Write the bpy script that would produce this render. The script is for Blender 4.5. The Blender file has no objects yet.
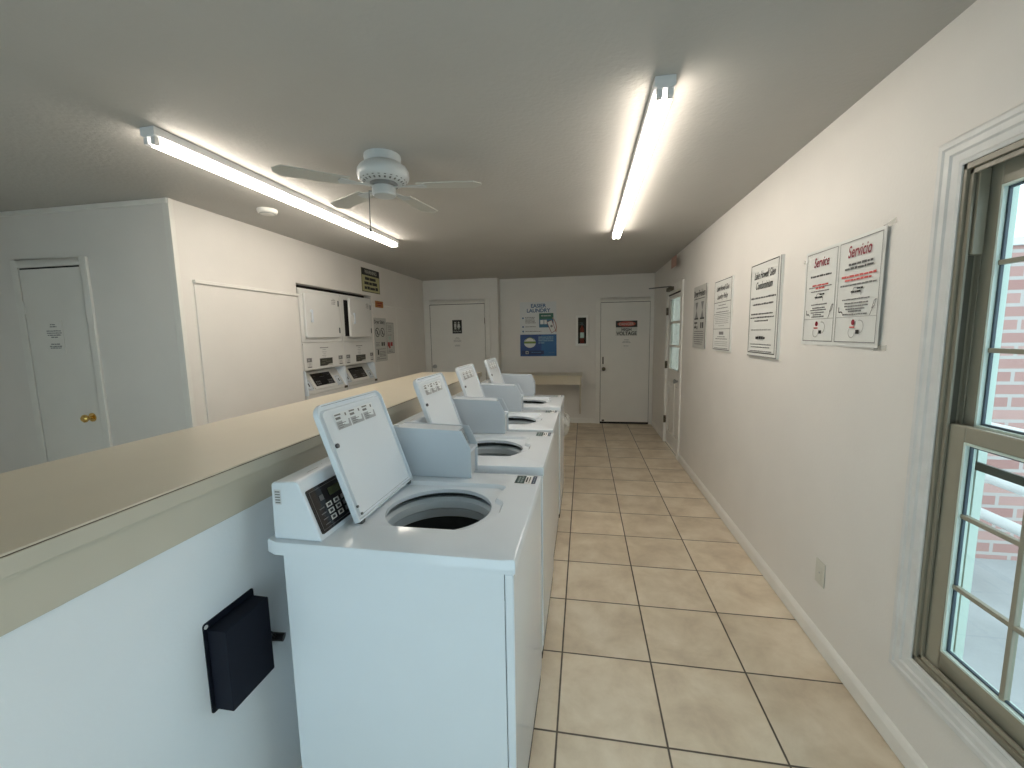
import bpy, bmesh, math, random
from mathutils import Vector, Matrix
random.seed(7)
SC = bpy.context.scene
COL = SC.collection
PI = math.pi

# ---------------------------------------------------------------- camera
H = 1.51
F_PX, PITCH, YAW, ROLL = 414.106, 0.118653, 0.172281, -0.017574
cam_d = bpy.data.cameras.new('camera')
cam = bpy.data.objects.new('camera', cam_d)
COL.objects.link(cam)
cam_d.sensor_fit = 'HORIZONTAL'
cam_d.sensor_width = 36.0
cam_d.lens = F_PX / 1024.0 * 36.0
cam_d.clip_start = 0.02
cy_, sy_, cp_, sp_ = math.cos(YAW), math.sin(YAW), math.cos(PITCH), math.sin(PITCH)
fw = Vector((-sy_ * cp_, cy_ * cp_, -sp_))
r0 = Vector((cy_, sy_, 0))
u0 = r0.cross(fw)
cr_, sr_ = math.cos(ROLL), math.sin(ROLL)
rt, up = cr_ * r0 + sr_ * u0, -sr_ * r0 + cr_ * u0
M4 = Matrix((rt, up, -fw)).transposed().to_4x4()
M4.translation = Vector((0, 0, H))
cam.matrix_world = M4
SC.camera = cam

# ---------------------------------------------------------------- view, sky
SC.view_settings.view_transform = 'Standard'
SC.view_settings.look = 'None'
SC.view_settings.gamma = 1.0
SC.view_settings.use_curve_mapping = False
SC.view_settings.exposure = 0.5
TUBE_W = 21.5         # radiance of the fluorescent tubes
SKY_W = 2.05          # radiance of the overcast sky
world = bpy.data.worlds.new('overcast_sky')
SC.world = world
world.use_nodes = True
bg = world.node_tree.nodes['Background']
bg.inputs['Color'].default_value = (0.80, 0.91, 1.0, 1)
bg.inputs['Strength'].default_value = SKY_W


REAR_Y = -0.75

# ---------------------------------------------------------------- materials
MATS = {}


def mat(name, col, rough=0.6, metal=0.0, spec=0.5, noise=0.0, scale=8.0, bump=0.0, bscale=60.0,
        emit=None, es=0.0, alpha=1.0, trans=0.0, coat=0.0):
    if name in MATS:
        return MATS[name]
    m = bpy.data.materials.new(name)
    m.use_nodes = True
    nt = m.node_tree
    b = nt.nodes['Principled BSDF']
    b.inputs['Base Color'].default_value = (*col, 1)
    b.inputs['Roughness'].default_value = rough
    b.inputs['Metallic'].default_value = metal
    b.inputs['Specular IOR Level'].default_value = spec
    b.inputs['Alpha'].default_value = alpha
    b.inputs['Transmission Weight'].default_value = trans
    b.inputs['Coat Weight'].default_value = coat
    if emit:
        b.inputs['Emission Color'].default_value = (*emit, 1)
        b.inputs['Emission Strength'].default_value = es
    tc = nt.nodes.new('ShaderNodeTexCoord')
    if noise:
        n = nt.nodes.new('ShaderNodeTexNoise')
        n.inputs['Scale'].default_value = scale
        n.inputs['Detail'].default_value = 5
        nt.links.new(tc.outputs['Object'], n.inputs['Vector'])
        mr = nt.nodes.new('ShaderNodeMapRange')
        mr.inputs['From Min'].default_value = 0.3
        mr.inputs['From Max'].default_value = 0.7
        mr.inputs['To Min'].default_value = 1 - noise
        mr.inputs['To Max'].default_value = 1 + noise * 0.4
        nt.links.new(n.outputs['Fac'], mr.inputs['Value'])
        mx = nt.nodes.new('ShaderNodeVectorMath')
        mx.operation = 'SCALE'
        mx.inputs[0].default_value = col
        nt.links.new(mr.outputs['Result'], mx.inputs['Scale'])
        nt.links.new(mx.outputs['Vector'], b.inputs['Base Color'])
    if bump:
        n2 = nt.nodes.new('ShaderNodeTexNoise')
        n2.inputs['Scale'].default_value = bscale
        n2.inputs['Detail'].default_value = 3
        nt.links.new(tc.outputs['Object'], n2.inputs['Vector'])
        bp = nt.nodes.new('ShaderNodeBump')
        bp.inputs['Strength'].default_value = bump
        bp.inputs['Distance'].default_value = 0.004
        nt.links.new(n2.outputs['Fac'], bp.inputs['Height'])
        nt.links.new(bp.outputs['Normal'], b.inputs['Normal'])
    MATS[name] = m
    return m


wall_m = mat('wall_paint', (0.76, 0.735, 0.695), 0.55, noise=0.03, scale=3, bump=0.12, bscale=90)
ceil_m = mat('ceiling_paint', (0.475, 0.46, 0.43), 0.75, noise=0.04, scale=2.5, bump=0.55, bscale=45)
half_m = mat('half_wall_paint', (0.84, 0.875, 0.91), 0.5, noise=0.02, scale=3, bump=0.1, bscale=90)
trim_m = mat('white_trim_paint', (0.78, 0.765, 0.72), 0.4, noise=0.04, scale=9)
casing_m = mat('window_casing_paint', (0.70, 0.70, 0.685), 0.45, noise=0.08, scale=14)
door_m = mat('door_paint', (0.77, 0.755, 0.71), 0.45, noise=0.03, scale=4)
ledge_m = mat('beige_laminate', (0.66, 0.60, 0.475), 0.30, noise=0.03, scale=6)
apron_m = mat('beige_apron_paint', (0.58, 0.53, 0.43), 0.5, noise=0.03, scale=6)
enamel = mat('white_enamel', (0.755, 0.815, 0.875), 0.14, spec=0.5, noise=0.015, scale=5)
enamel_in = mat('white_enamel_lid', (0.765, 0.825, 0.88), 0.12, spec=0.55)
coin_m = mat('coin_box_grey', (0.57, 0.63, 0.69), 0.38, noise=0.02, scale=8)
coin_in = mat('coin_box_recess_grey', (0.33, 0.345, 0.36), 0.5)
dryer_m = mat('dryer_enamel', (0.72, 0.72, 0.70), 0.3, noise=0.02, scale=5)
dryer_in = mat('dryer_console_plastic', (0.62, 0.62, 0.60), 0.4)
dark = mat('dark_gap', (0.012, 0.012, 0.013), 0.8)  # near-black colour standing in for the shade in gaps and openings
black = mat('black_plastic', (0.012, 0.013, 0.017), 0.32)
blackbox_m = mat('black_painted_steel', (0.007, 0.009, 0.018), 0.6, spec=0.2, noise=0.1, scale=20)
panel_m = mat('display_black', (0.008, 0.008, 0.01), 0.12)
lcd_m = mat('lcd_green', (0.05, 0.06, 0.025), 0.2)
key_m = mat('key_white', (0.55, 0.55, 0.52), 0.5)
keydim_m = mat('key_outline_grey', (0.12, 0.12, 0.12), 0.5)
steel = mat('stainless_steel', (0.45, 0.46, 0.47), 0.3, metal=1.0, noise=0.05, scale=20)
steel_dk = mat('basket_steel', (0.13, 0.145, 0.15), 0.45, metal=0.4, noise=0.1, scale=20)
ring_m = mat('balance_ring_plastic', (0.62, 0.68, 0.72), 0.4)
brass = mat('polished_brass', (0.70, 0.48, 0.16), 0.22, metal=1.0)
bronze = mat('aged_bronze', (0.10, 0.085, 0.06), 0.4, metal=0.8)
paper = mat('sign_paper', (0.74, 0.75, 0.72), 0.35)
paper_g = mat('sign_paper_grey', (0.50, 0.50, 0.47), 0.45)
ink = mat('ink_black', (0.02, 0.02, 0.02), 0.6)
ink_g = mat('ink_grey', (0.20, 0.20, 0.20), 0.6)
ink_s = mat('ink_soft_black', (0.10, 0.10, 0.10), 0.6)
ink_l = mat('ink_light_grey', (0.42, 0.42, 0.41), 0.6)
ink_r = mat('ink_dark_red', (0.25, 0.012, 0.03), 0.6)
ink_rb = mat('ink_bright_red', (0.60, 0.10, 0.09), 0.6)
taupe = mat('taupe_window_vinyl', (0.24, 0.22, 0.165), 0.4, noise=0.05, scale=10)
taupe_l = mat('taupe_window_sash', (0.31, 0.29, 0.225), 0.38, noise=0.04, scale=10)
track_m = mat('window_track_dark', (0.08, 0.075, 0.055), 0.5)
out_m = mat('outer_frame_pale_green', (0.62, 0.74, 0.68), 0.5)
fan_m = mat('fan_white_metal', (0.54, 0.575, 0.585), 0.35)
blade_m = mat('fan_blade_white', (0.52, 0.52, 0.48), 0.45)
housing_m = mat('light_housing_white', (0.74, 0.75, 0.76), 0.4)
gold = mat('orange_label', (0.42, 0.17, 0.04), 0.5)
curtain_m = mat('white_curtain', (0.86, 0.88, 0.86), 0.8, trans=0.0)

# glass that lets light straight through with a faint reflection
gm = bpy.data.materials.new('window_glass')
gm.use_nodes = True
nt = gm.node_tree
nt.nodes.remove(nt.nodes['Principled BSDF'])
tr = nt.nodes.new('ShaderNodeBsdfTransparent')
tr.inputs['Color'].default_value = (0.90, 0.96, 0.95, 1)
gl = nt.nodes.new('ShaderNodeBsdfGlossy')
gl.inputs['Roughness'].default_value = 0.02
mxs = nt.nodes.new('ShaderNodeMixShader')
fr = nt.nodes.new('ShaderNodeLayerWeight')
fr.inputs['Blend'].default_value = 0.12
ml = nt.nodes.new('ShaderNodeMath')
ml.operation = 'MULTIPLY'
ml.inputs[1].default_value = 0.35
nt.links.new(fr.outputs['Facing'], ml.inputs[0])
nt.links.new(ml.outputs[0], mxs.inputs['Fac'])
nt.links.new(tr.outputs['BSDF'], mxs.inputs[1])
nt.links.new(gl.outputs['BSDF'], mxs.inputs[2])
nt.links.new(mxs.outputs['Shader'], nt.nodes['Material Output'].inputs['Surface'])
glass = gm

# translucent lace curtain
tm = bpy.data.materials.new('translucent_curtain')
tm.use_nodes = True
nt = tm.node_tree
nt.nodes.remove(nt.nodes['Principled BSDF'])
t1 = nt.nodes.new('ShaderNodeBsdfTranslucent')
t1.inputs['Color'].default_value = (0.50, 0.455, 0.38, 1)
t2 = nt.nodes.new('ShaderNodeBsdfDiffuse')
t2.inputs['Color'].default_value = (0.8, 0.8, 0.78, 1)
mxs = nt.nodes.new('ShaderNodeMixShader')
mxs.inputs['Fac'].default_value = 0.4
nt.links.new(t1.outputs['BSDF'], mxs.inputs[1])
nt.links.new(t2.outputs['BSDF'], mxs.inputs[2])
nt.links.new(mxs.outputs['Shader'], nt.nodes['Material Output'].inputs['Surface'])
curtain_t = tm

# clear crinkled plastic
pm = bpy.data.materials.new('clear_plastic_film')
pm.use_nodes = True
nt = pm.node_tree
pb = nt.nodes['Principled BSDF']
pb.inputs['Base Color'].default_value = (0.75, 0.77, 0.74, 1)
pb.inputs['Roughness'].default_value = 0.15
pb.inputs['Alpha'].default_value = 0.55
film = pm

tube_m = bpy.data.materials.new('lit_fluorescent_tube')
tube_m.use_nodes = True
nt = tube_m.node_tree
nt.nodes.remove(nt.nodes['Principled BSDF'])
em = nt.nodes.new('ShaderNodeEmission')
em.inputs['Color'].default_value = (1.0, 0.905, 0.785, 1)
em.inputs['Strength'].default_value = TUBE_W
nt.links.new(em.outputs['Emission'], nt.nodes['Material Output'].inputs['Surface'])


def tile_material():
    m = bpy.data.materials.new('beige_floor_tile')
    m.use_nodes = True
    nt = m.node_tree
    L = nt.links.new
    b = nt.nodes['Principled BSDF']
    tc = nt.nodes.new('ShaderNodeTexCoord')
    sep = nt.nodes.new('ShaderNodeSeparateXYZ')
    L(tc.outputs['Object'], sep.inputs[0])

    def math_(op, a, b_=None):
        n = nt.nodes.new('ShaderNodeMath')
        n.operation = op
        for i, v in enumerate((a, b_)):
            if v is None:
                continue
            if isinstance(v, (int, float)):
                n.inputs[i].default_value = v
            else:
                L(v, n.inputs[i])
        return n.outputs[0]
    T = 0.4047
    d = []
    cells = []
    for ax, o in ((0, -0.0961), (1, 1.418)):
        s = math_('DIVIDE', math_('SUBTRACT', sep.outputs[ax], o), T)
        f = math_('FRACT', s)
        cells.append(math_('FLOOR', s))
        d.append(math_('MULTIPLY', math_('MINIMUM', f, math_('SUBTRACT', 1.0, f)), T))
    dist = math_('MINIMUM', d[0], d[1])
    n = nt.nodes.new('ShaderNodeTexNoise')
    n.inputs['Scale'].default_value = 26
    L(tc.outputs['Object'], n.inputs['Vector'])
    dist = math_('ADD', dist, math_('MULTIPLY', math_('SUBTRACT', n.outputs['Fac'], 0.5), 0.0016))
    mr = nt.nodes.new('ShaderNodeMapRange')
    mr.inputs['From Min'].default_value = 0.0028
    mr.inputs['From Max'].default_value = 0.0048
    L(dist, mr.inputs['Value'])
    # tile colour: cloudy mottling, a little different on each tile
    n2 = nt.nodes.new('ShaderNodeTexNoise')
    n2.inputs['Scale'].default_value = 4.2
    n2.inputs['Detail'].default_value = 8
    n2.inputs['Roughness'].default_value = 0.62
    n2.inputs['Distortion'].default_value = 0.25
    off = nt.nodes.new('ShaderNodeCombineXYZ')
    L(math_('MULTIPLY', cells[0], 7.31), off.inputs[0])
    L(math_('MULTIPLY', cells[1], 3.77), off.inputs[1])
    va = nt.nodes.new('ShaderNodeVectorMath')
    L(tc.outputs['Object'], va.inputs[0])
    L(off.outputs[0], va.inputs[1])
    L(va.outputs[0], n2.inputs['Vector'])
    cr = nt.nodes.new('ShaderNodeValToRGB')
    cr.color_ramp.elements[0].position = 0.30
    cr.color_ramp.elements[0].color = (0.54, 0.44, 0.325, 1)
    cr.color_ramp.elements[1].position = 0.66
    cr.color_ramp.elements[1].color = (0.76, 0.67, 0.53, 1)
    e = cr.color_ramp.elements.new(0.48)
    e.color = (0.66, 0.56, 0.42, 1)
    L(n2.outputs['Fac'], cr.inputs['Fac'])
    wn = nt.nodes.new('ShaderNodeTexWhiteNoise')
    wn.noise_dimensions = '2D'
    cv = nt.nodes.new('ShaderNodeCombineXYZ')
    L(cells[0], cv.inputs[0])
    L(cells[1], cv.inputs[1])
    L(cv.outputs[0], wn.inputs['Vector'])
    sc = nt.nodes.new('ShaderNodeVectorMath')
    sc.operation = 'SCALE'
    L(cr.outputs['Color'], sc.inputs[0])
    L(math_('ADD', math_('MULTIPLY', wn.outputs['Value'], 0.10), 0.93), sc.inputs['Scale'])
    mix = nt.nodes.new('ShaderNodeMix')
    mix.data_type = 'RGBA'
    L(mr.outputs['Result'], mix.inputs['Factor'])
    mix.inputs['A'].default_value = (0.075, 0.058, 0.04, 1)
    L(sc.outputs[0], mix.inputs['B'])
    L(mix.outputs['Result'], b.inputs['Base Color'])
    b.inputs['Roughness'].default_value = 0.42
    bp = nt.nodes.new('ShaderNodeBump')
    bp.inputs['Strength'].default_value = 0.5
    bp.inputs['Distance'].default_value = 0.003
    L(mr.outputs['Result'], bp.inputs['Height'])
    L(bp.outputs['Normal'], b.inputs['Normal'])
    return m


def brick_material():
    m = bpy.data.materials.new('red_brick')
    m.use_nodes = True
    nt = m.node_tree
    b = nt.nodes['Principled BSDF']
    tc = nt.nodes.new('ShaderNodeTexCoord')
    mp = nt.nodes.new('ShaderNodeMapping')
    mp.inputs['Rotation'].default_value = (-PI / 2, 0, 0)
    br = nt.nodes.new('ShaderNodeTexBrick')
    br.inputs['Scale'].default_value = 1.0
    br.inputs['Brick Width'].default_value = 0.215
    br.inputs['Row Height'].default_value = 0.082
    br.inputs['Mortar Size'].default_value = 0.011
    br.inputs['Color1'].default_value = (0.40, 0.22, 0.20, 1)
    br.inputs['Color2'].default_value = (0.52, 0.33, 0.30, 1)
    br.inputs['Mortar'].default_value = (0.50, 0.46, 0.44, 1)
    nt.links.new(tc.outputs['Object'], mp.inputs['Vector'])
    nt.links.new(mp.outputs['Vector'], br.inputs['Vector'])
    nt.links.new(br.outputs['Color'], b.inputs['Base Color'])
    b.inputs['Roughness'].default_value = 0.9
    return m


# ---------------------------------------------------------------- geometry helpers
class MB:
    def __init__(s):
        s.bm = bmesh.new()

    def face(s, pts):
        try:
            return s.bm.faces.new([s.bm.verts.new(p) for p in pts])
        except ValueError:
            return None

    def box(s, x0, x1, y0, y1, z0, z1):
        v = [s.bm.verts.new((x, y, z)) for z in (z0, z1) for y in (y0, y1) for x in (x0, x1)]
        for f in ((0, 2, 3, 1), (4, 5, 7, 6), (0, 1, 5, 4), (2, 6, 7, 3), (0, 4, 6, 2), (1, 3, 7, 5)):
            s.bm.faces.new([v[i] for i in f])
        return s

    def prism(s, poly, ax, a0, a1):
        """poly of 2D points in the plane of the two other axes (in order), extruded along axis ax"""
        def P(p, a):
            q = list(p)
            q.insert(ax, a)
            return q
        A = [s.bm.verts.new(P(p, a0)) for p in poly]
        B = [s.bm.verts.new(P(p, a1)) for p in poly]
        n = len(poly)
        s.bm.faces.new(A)
        s.bm.faces.new(B[::-1])
        for i in range(n):
            s.bm.faces.new((A[i], A[(i + 1) % n], B[(i + 1) % n], B[i]))
        return s

    def loops(s, loops, closed=True, cap0=False, cap1=False):
        """skin a list of loops with the same number of points"""
        V = [[s.bm.verts.new(p) for p in L] for L in loops]
        n = len(V[0])
        for a, b in zip(V, V[1:]):
            for i in range(n if closed else n - 1):
                s.bm.faces.new((a[i], a[(i + 1) % n], b[(i + 1) % n], b[i]))
        if cap0:
            s.bm.faces.new(V[0][::-1])
        if cap1:
            s.bm.faces.new(V[-1])
        return s

    def lathe(s, prof, c=(0, 0, 0), axis='z', seg=32, cap0=False, cap1=False):
        """prof: (radius, offset along axis)"""
        c = Vector(c)
        L = []
        for r, h in prof:
            row = []
            for k in range(seg):
                a = 2 * PI * k / seg
                u, v = r * math.cos(a), r * math.sin(a)
                p = {'z': (u, v, h), 'x': (h, u, v), 'y': (v, h, u)}[axis]
                row.append(c + Vector(p))
            L.append(row)
        return s.loops(L, True, cap0, cap1)

    def tube(s, pts, r, seg=10, closed=False):
        pts = [Vector(p) for p in pts]
        L = []
        n = len(pts)
        ref = Vector((0, 0, 1))
        for i, p in enumerate(pts):
            if closed:
                t = pts[(i + 1) % n] - pts[i - 1]
            else:
                t = pts[min(i + 1, n - 1)] - pts[max(i - 1, 0)]
            t.normalize()
            if abs(t.dot(ref)) > 0.95:
                ref = Vector((1, 0, 0)) if abs(t.x) < 0.9 else Vector((0, 1, 0))
            a = t.cross(ref).normalized()
            b = t.cross(a).normalized()
            ref = b.cross(t) * -1 if False else ref
            rr = r[i] if isinstance(r, (list, tuple)) else r
            L.append([p + a * rr * math.cos(2 * PI * k / seg) + b * rr * math.sin(2 * PI * k / seg) for k in range(seg)])
        if closed:
            L.append(L[0])
            return s.loops(L)
        return s.loops(L, True, True, True)

    def build(s, name, m, parent=None, bevel=0.0, bseg=2, smooth=True, angle=35, xf=None):
        if xf is not None:
            bmesh.ops.transform(s.bm, matrix=xf, verts=s.bm.verts)
        bmesh.ops.remove_doubles(s.bm, verts=s.bm.verts, dist=1e-6)
        bmesh.ops.recalc_face_normals(s.bm, faces=s.bm.faces)
        me = bpy.data.meshes.new(name)
        s.bm.to_mesh(me)
        s.bm.free()
        me.materials.append(m)
        if smooth:
            for p in me.polygons:
                p.use_smooth = True
            if not bevel:
                me.set_sharp_from_angle(angle=math.radians(angle))
        o = bpy.data.objects.new(name, me)
        COL.objects.link(o)
        if parent:
            o.parent = parent
        if bevel:
            b = o.modifiers.new('bevel', 'BEVEL')
            b.width = bevel
            b.segments = bseg
            b.limit_method = 'ANGLE'
            b.angle_limit = math.radians(30)
            b.harden_normals = True
        return o


def thing(name, label, cat, loc=(0, 0, 0), group=None):
    o = bpy.data.objects.new(name, None)
    o.empty_display_size = 0.1
    o.location = loc
    COL.objects.link(o)
    tag(o, label, cat, group)
    return o


def tag(o, label, cat, group=None):
    o['label'] = label
    o['category'] = cat
    if group:
        o['group'] = group
    return o


def struct(o, label=None, cat=None):
    o['kind'] = 'structure'
    if label:
        o['label'] = label
    if cat:
        o['category'] = cat
    return o


def copy_tree(o, parent=None):
    c = o.copy()
    COL.objects.link(c)
    if parent:
        c.parent = parent
    for ch in list(o.children):
        copy_tree(ch, c)
    return c


def rrect(x0, x1, y0, y1, r, n=6):
    """rounded rectangle outline, counter-clockwise"""
    P = []
    for cx, cy, a0 in ((x1 - r, y0 + r, -PI / 2), (x1 - r, y1 - r, 0), (x0 + r, y1 - r, PI / 2), (x0 + r, y0 + r, PI)):
        for k in range(n + 1):
            a = a0 + PI / 2 * k / n
            P.append((cx + r * math.cos(a), cy + r * math.sin(a)))
    return P


def ray_outline(poly, c, n):
    """sample a closed outline at n equal angles seen from c (outline star-shaped about c)"""
    out = []
    for k in range(n):
        a = 2 * PI * k / n
        d = (math.cos(a), math.sin(a))
        best = None
        for i in range(len(poly)):
            (ax, ay), (bx, by) = poly[i], poly[(i + 1) % len(poly)]
            ax, ay, bx, by = ax - c[0], ay - c[1], bx - c[0], by - c[1]
            ex, ey = bx - ax, by - ay
            den = d[0] * ey - d[1] * ex
            if abs(den) < 1e-12:
                continue
            t = (ax * ey - ay * ex) / den
            w = (ax * d[1] - ay * d[0]) / den
            if t > 0 and -1e-9 <= w <= 1 + 1e-9 and (best is None or t < best):
                best = t
        out.append((c[0] + d[0] * best, c[1] + d[1] * best))
    return out


# ---------------------------------------------------------------- printing on flat faces
FR = {'right': (Vector((0, -1, 0)), Vector((0, 0, 1))), 'left': (Vector((0, 1, 0)), Vector((0, 0, 1))),
      'back': (Vector((1, 0, 0)), Vector((0, 0, 1))), 'deck': (Vector((0, 1, 0)), Vector((-1, 0, 0)))}


class Sheet:
    """a flat sign or label: origin at the lower-left corner of its face, u to the right, v up"""

    def __init__(s, frame, o, t=0.0):
        s.u, s.v = frame if isinstance(frame, tuple) else FR[frame]
        s.n = s.u.cross(s.v)
        s.o = Vector(o)
        s.t = t

    def P(s, u, v, lay=0.0):
        return s.o + s.u * u + s.v * v + s.n * (s.t + lay)

    def board(s, w, h, name, m, parent, r=0.0, curl=0.0):
        mb = MB()
        poly = rrect(0, w, 0, h, r, 4) if r else [(0, 0), (w, 0), (w, h), (0, h)]
        A = [s.o + s.u * a + s.v * b for a, b in poly]
        B = [s.P(a, b) for a, b in poly]
        mb.loops([A, B], True, True, True)
        return mb.build(name, m, parent, smooth=False)

    def rects(s, rs, name, m, parent, lay=0.0012):
        mb = MB()
        for a, b, c, d in rs:
            mb.face([s.P(a, b, lay), s.P(c, b, lay), s.P(c, d, lay), s.P(a, d, lay)])
        return mb.build(name, m, parent, smooth=False)

    def polys(s, ps, name, m, parent, lay=0.0012):
        mb = MB()
        for p in ps:
            mb.face([s.P(a, b, lay) for a, b in p])
        return mb.build(name, m, parent, smooth=False)

    def border(s, u0, v0, u1, v1, t, name, m, parent, lay=0.0012):
        return s.rects([(u0, v0, u1, v0 + t), (u0, v1 - t, u1, v1), (u0, v0 + t, u0 + t, v1 - t), (u1 - t, v0 + t, u1, v1 - t)],
                       name, m, parent, lay)

    def words(s, rows, h, name, m, parent, lay=0.0012, seed=1, gap=0.35):
        """rows of small print too small to read: (u0, u1, v)"""
        rnd = random.Random(seed)
        rs = []
        for u0, u1, v in rows:
            u = u0
            while u < u1 - h * 0.5:
                w = min(h * rnd.uniform(1.2, 4.2), u1 - u)
                rs.append((u, v, u + w, v + h * rnd.uniform(0.75, 1.0)))
                u += w + h * gap
        return s.rects(rs, name, m, parent, lay)

    def text(s, items, name, m, parent, lay=0.0014):
        """items: (string, centre u, baseline v, height, max width, shear, bold offset)"""
        mb = MB()
        for st, cu, v, h, w, shear, bold in items:
            c = bpy.data.curves.new('t', 'FONT')
            c.body = st
            c.size = 1.0
            c.shear = shear
            c.offset = bold
            c.align_x = 'CENTER'
            c.resolution_u = 3
            ob = bpy.data.objects.new('t', c)
            COL.objects.link(ob)
            dg = bpy.context.evaluated_depsgraph_get()
            me = bpy.data.meshes.new_from_object(ob.evaluated_get(dg))
            xs = [q.co.x for q in me.vertices]
            wid = max(xs) - min(xs)
            mid = (max(xs) + min(xs)) / 2
            sc = h / 0.7
            sx = min(sc, w / wid) if w else sc
            base = len(mb.bm.verts)
            vs = [mb.bm.verts.new(s.P(cu + (q.co.x - mid) * sx, v + q.co.y * sc, lay)) for q in me.vertices]
            for p in me.polygons:
                try:
                    mb.bm.faces.new([vs[i] for i in p.vertices])
                except ValueError:
                    pass
            bpy.data.objects.remove(ob)
            bpy.data.meshes.remove(me)
            bpy.data.curves.remove(c)
        return mb.build(name, m, parent, smooth=False)


def disc(c, r, n=24, ry=None):
    ry = ry or r
    return [(c[0] + r * math.cos(2 * PI * k / n), c[1] + ry * math.sin(2 * PI * k / n)) for k in range(n)]


def stroke(pts, w):
    """flat ribbon polygons along a 2D polyline"""
    out = []
    for (ax, ay), (bx, by) in zip(pts, pts[1:]):
        dx, dy = bx - ax, by - ay
        l = math.hypot(dx, dy) or 1
        nx, ny = -dy / l * w / 2, dx / l * w / 2
        out.append([(ax - nx, ay - ny), (bx - nx, by - ny), (bx + nx, by + ny), (ax + nx, ay + ny)])
    return out


def arc(c, r, a0, a1, n=12):
    return [(c[0] + r * math.cos(a0 + (a1 - a0) * k / n), c[1] + r * math.sin(a0 + (a1 - a0) * k / n)) for k in range(n + 1)]


# ================================================================ ROOM SHELL
XR, XL, YB, ZC = 1.11, -2.69, 7.0, 2.44      # right wall, left wall, back wall, ceiling
YR = 6.8                                     # wall with the restroom door
XW = -5.2                                    # far left wall of the front part
struct(MB().box(XW - .1, XR + .12, REAR_Y - .15, YB + .15, -0.12, 0.0).build('floor', tile_material(), smooth=False))
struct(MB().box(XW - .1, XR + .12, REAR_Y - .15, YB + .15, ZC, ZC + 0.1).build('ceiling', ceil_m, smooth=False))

# right wall, with openings for the window and the outside door
WY0, WY1, WZ0, WZ1 = 0.54, 1.50, 0.392, 1.985     # window opening
DY0, DY1, DZ1 = 5.09, 5.90, 2.005                 # outside door opening
T = 0.12
rw = MB()
for y0, y1, z0, z1 in ((REAR_Y - .15, WY0, 0, ZC), (WY0, WY1, 0, WZ0), (WY0, WY1, WZ1, ZC), (WY1, DY0, 0, ZC),
                       (DY0, DY1, DZ1, ZC), (DY1, YB + .15, 0, ZC)):
    rw.box(XR, XR + T, y0, y1, z0, z1)
struct(rw.build('wall_right', wall_m, smooth=False))
struct(MB().box(-1.40, XR, YB, YB + .12, 0, ZC).build('wall_back', wall_m, smooth=False))
struct(MB().box(XL - .1, -1.40, YR, YR + .32, 0, ZC).build('wall_back_left', wall_m, smooth=False))
# left wall with the dryer recess
RY0, RY1, RZ = 3.605, 5.025, 2.035
lw = MB()
for y0, y1, z0, z1 in ((2.52, RY0, 0, ZC), (RY0, RY1, RZ, ZC), (RY1, YR, 0, ZC)):
    lw.box(XL - .1, XL, y0, y1, z0, z1)
struct(lw.build('wall_left', wall_m, smooth=False))
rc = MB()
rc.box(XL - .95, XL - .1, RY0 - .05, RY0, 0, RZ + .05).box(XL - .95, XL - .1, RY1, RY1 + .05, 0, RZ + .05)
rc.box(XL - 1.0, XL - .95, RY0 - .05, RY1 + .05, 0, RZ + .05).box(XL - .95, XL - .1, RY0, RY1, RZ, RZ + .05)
struct(rc.build('wall_inner_left', mat('recess_shade_dark', (.06, .05, .04), .9), smooth=False))  # dark colour puts shade into the gap above the dryers
struct(MB().box(XW, XL, 2.42, 2.52, 0, ZC).build('wall_near_left', wall_m, smooth=False))
struct(MB().box(XW - .1, XW, REAR_Y, 2.52, 0, ZC).build('wall_far_left', wall_m, smooth=False))
# wall behind the camera: unseen window, placed and sized for the daylight it lets in
OX0, OX1, OZ0, OZ1 = -3.0, 0.55, 0.10, 1.65
rr = MB()
for x0, x1, z0, z1 in ((XW - .1, OX0, 0, ZC), (OX1, XR, 0, ZC), (OX0, OX1, 0, OZ0), (OX0, OX1, OZ1, ZC)):
    rr.box(x0, x1, REAR_Y - .12, REAR_Y, z0, z1)
struct(rr.build('wall_rear', wall_m, smooth=False))
w2 = thing('window_2', 'wide unseen window behind the viewer', 'window')
struct(w2)
fm = MB()
for x in (OX0, OX0 + 1.17, OX0 + 2.34, OX1 - .04):
    fm.box(x, x + .04, REAR_Y - .1, REAR_Y - .03, OZ0, OZ1)
fm.box(OX0, OX1, REAR_Y - .1, REAR_Y - .03, OZ0, OZ0 + .04).box(OX0, OX1, REAR_Y - .1, REAR_Y - .03, OZ1 - .04, OZ1)
fm.build('window_frame', taupe, w2, smooth=False)
MB().box(OX0 + .01, OX1 - .01, REAR_Y - .068, REAR_Y - .063, OZ0 + .01, OZ1 - .01).build('pane', glass, w2, smooth=False)

# baseboards and corner trims
bb = MB()
prof = [(XR, 0.004), (XR - .014, 0.004), (XR - .014, .062), (XR - .011, .072), (XR - .006, .082), (XR, .088)]
for y0, y1 in ((REAR_Y, 4.965), (6.005, YB)):
    bb.prism(prof, 1, y0, y1)
struct(bb.build('baseboard_right', trim_m, smooth=False))
struct(MB().box(-1.39, 0.19, YB - .013, YB, 0.003, .085).build('baseboard_back', trim_m, bevel=.004))
struct(MB().box(XL, XL + .012, 2.43, 3.58, 0.003, .085).box(XL, XL + .012, 5.07, YR, .003, .085).build('baseboard_left', trim_m, bevel=.004))
struct(MB().box(XL - .045, XL + .006, 2.412, 2.42, 0, ZC).box(XL, XL + .007, 2.412, 2.445, 0, ZC).build('trim_1', trim_m, bevel=.003))
struct(MB().box(XW, XL, 2.405, 2.42, ZC - .035, ZC).build('trim_2', trim_m, bevel=.004))
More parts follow.
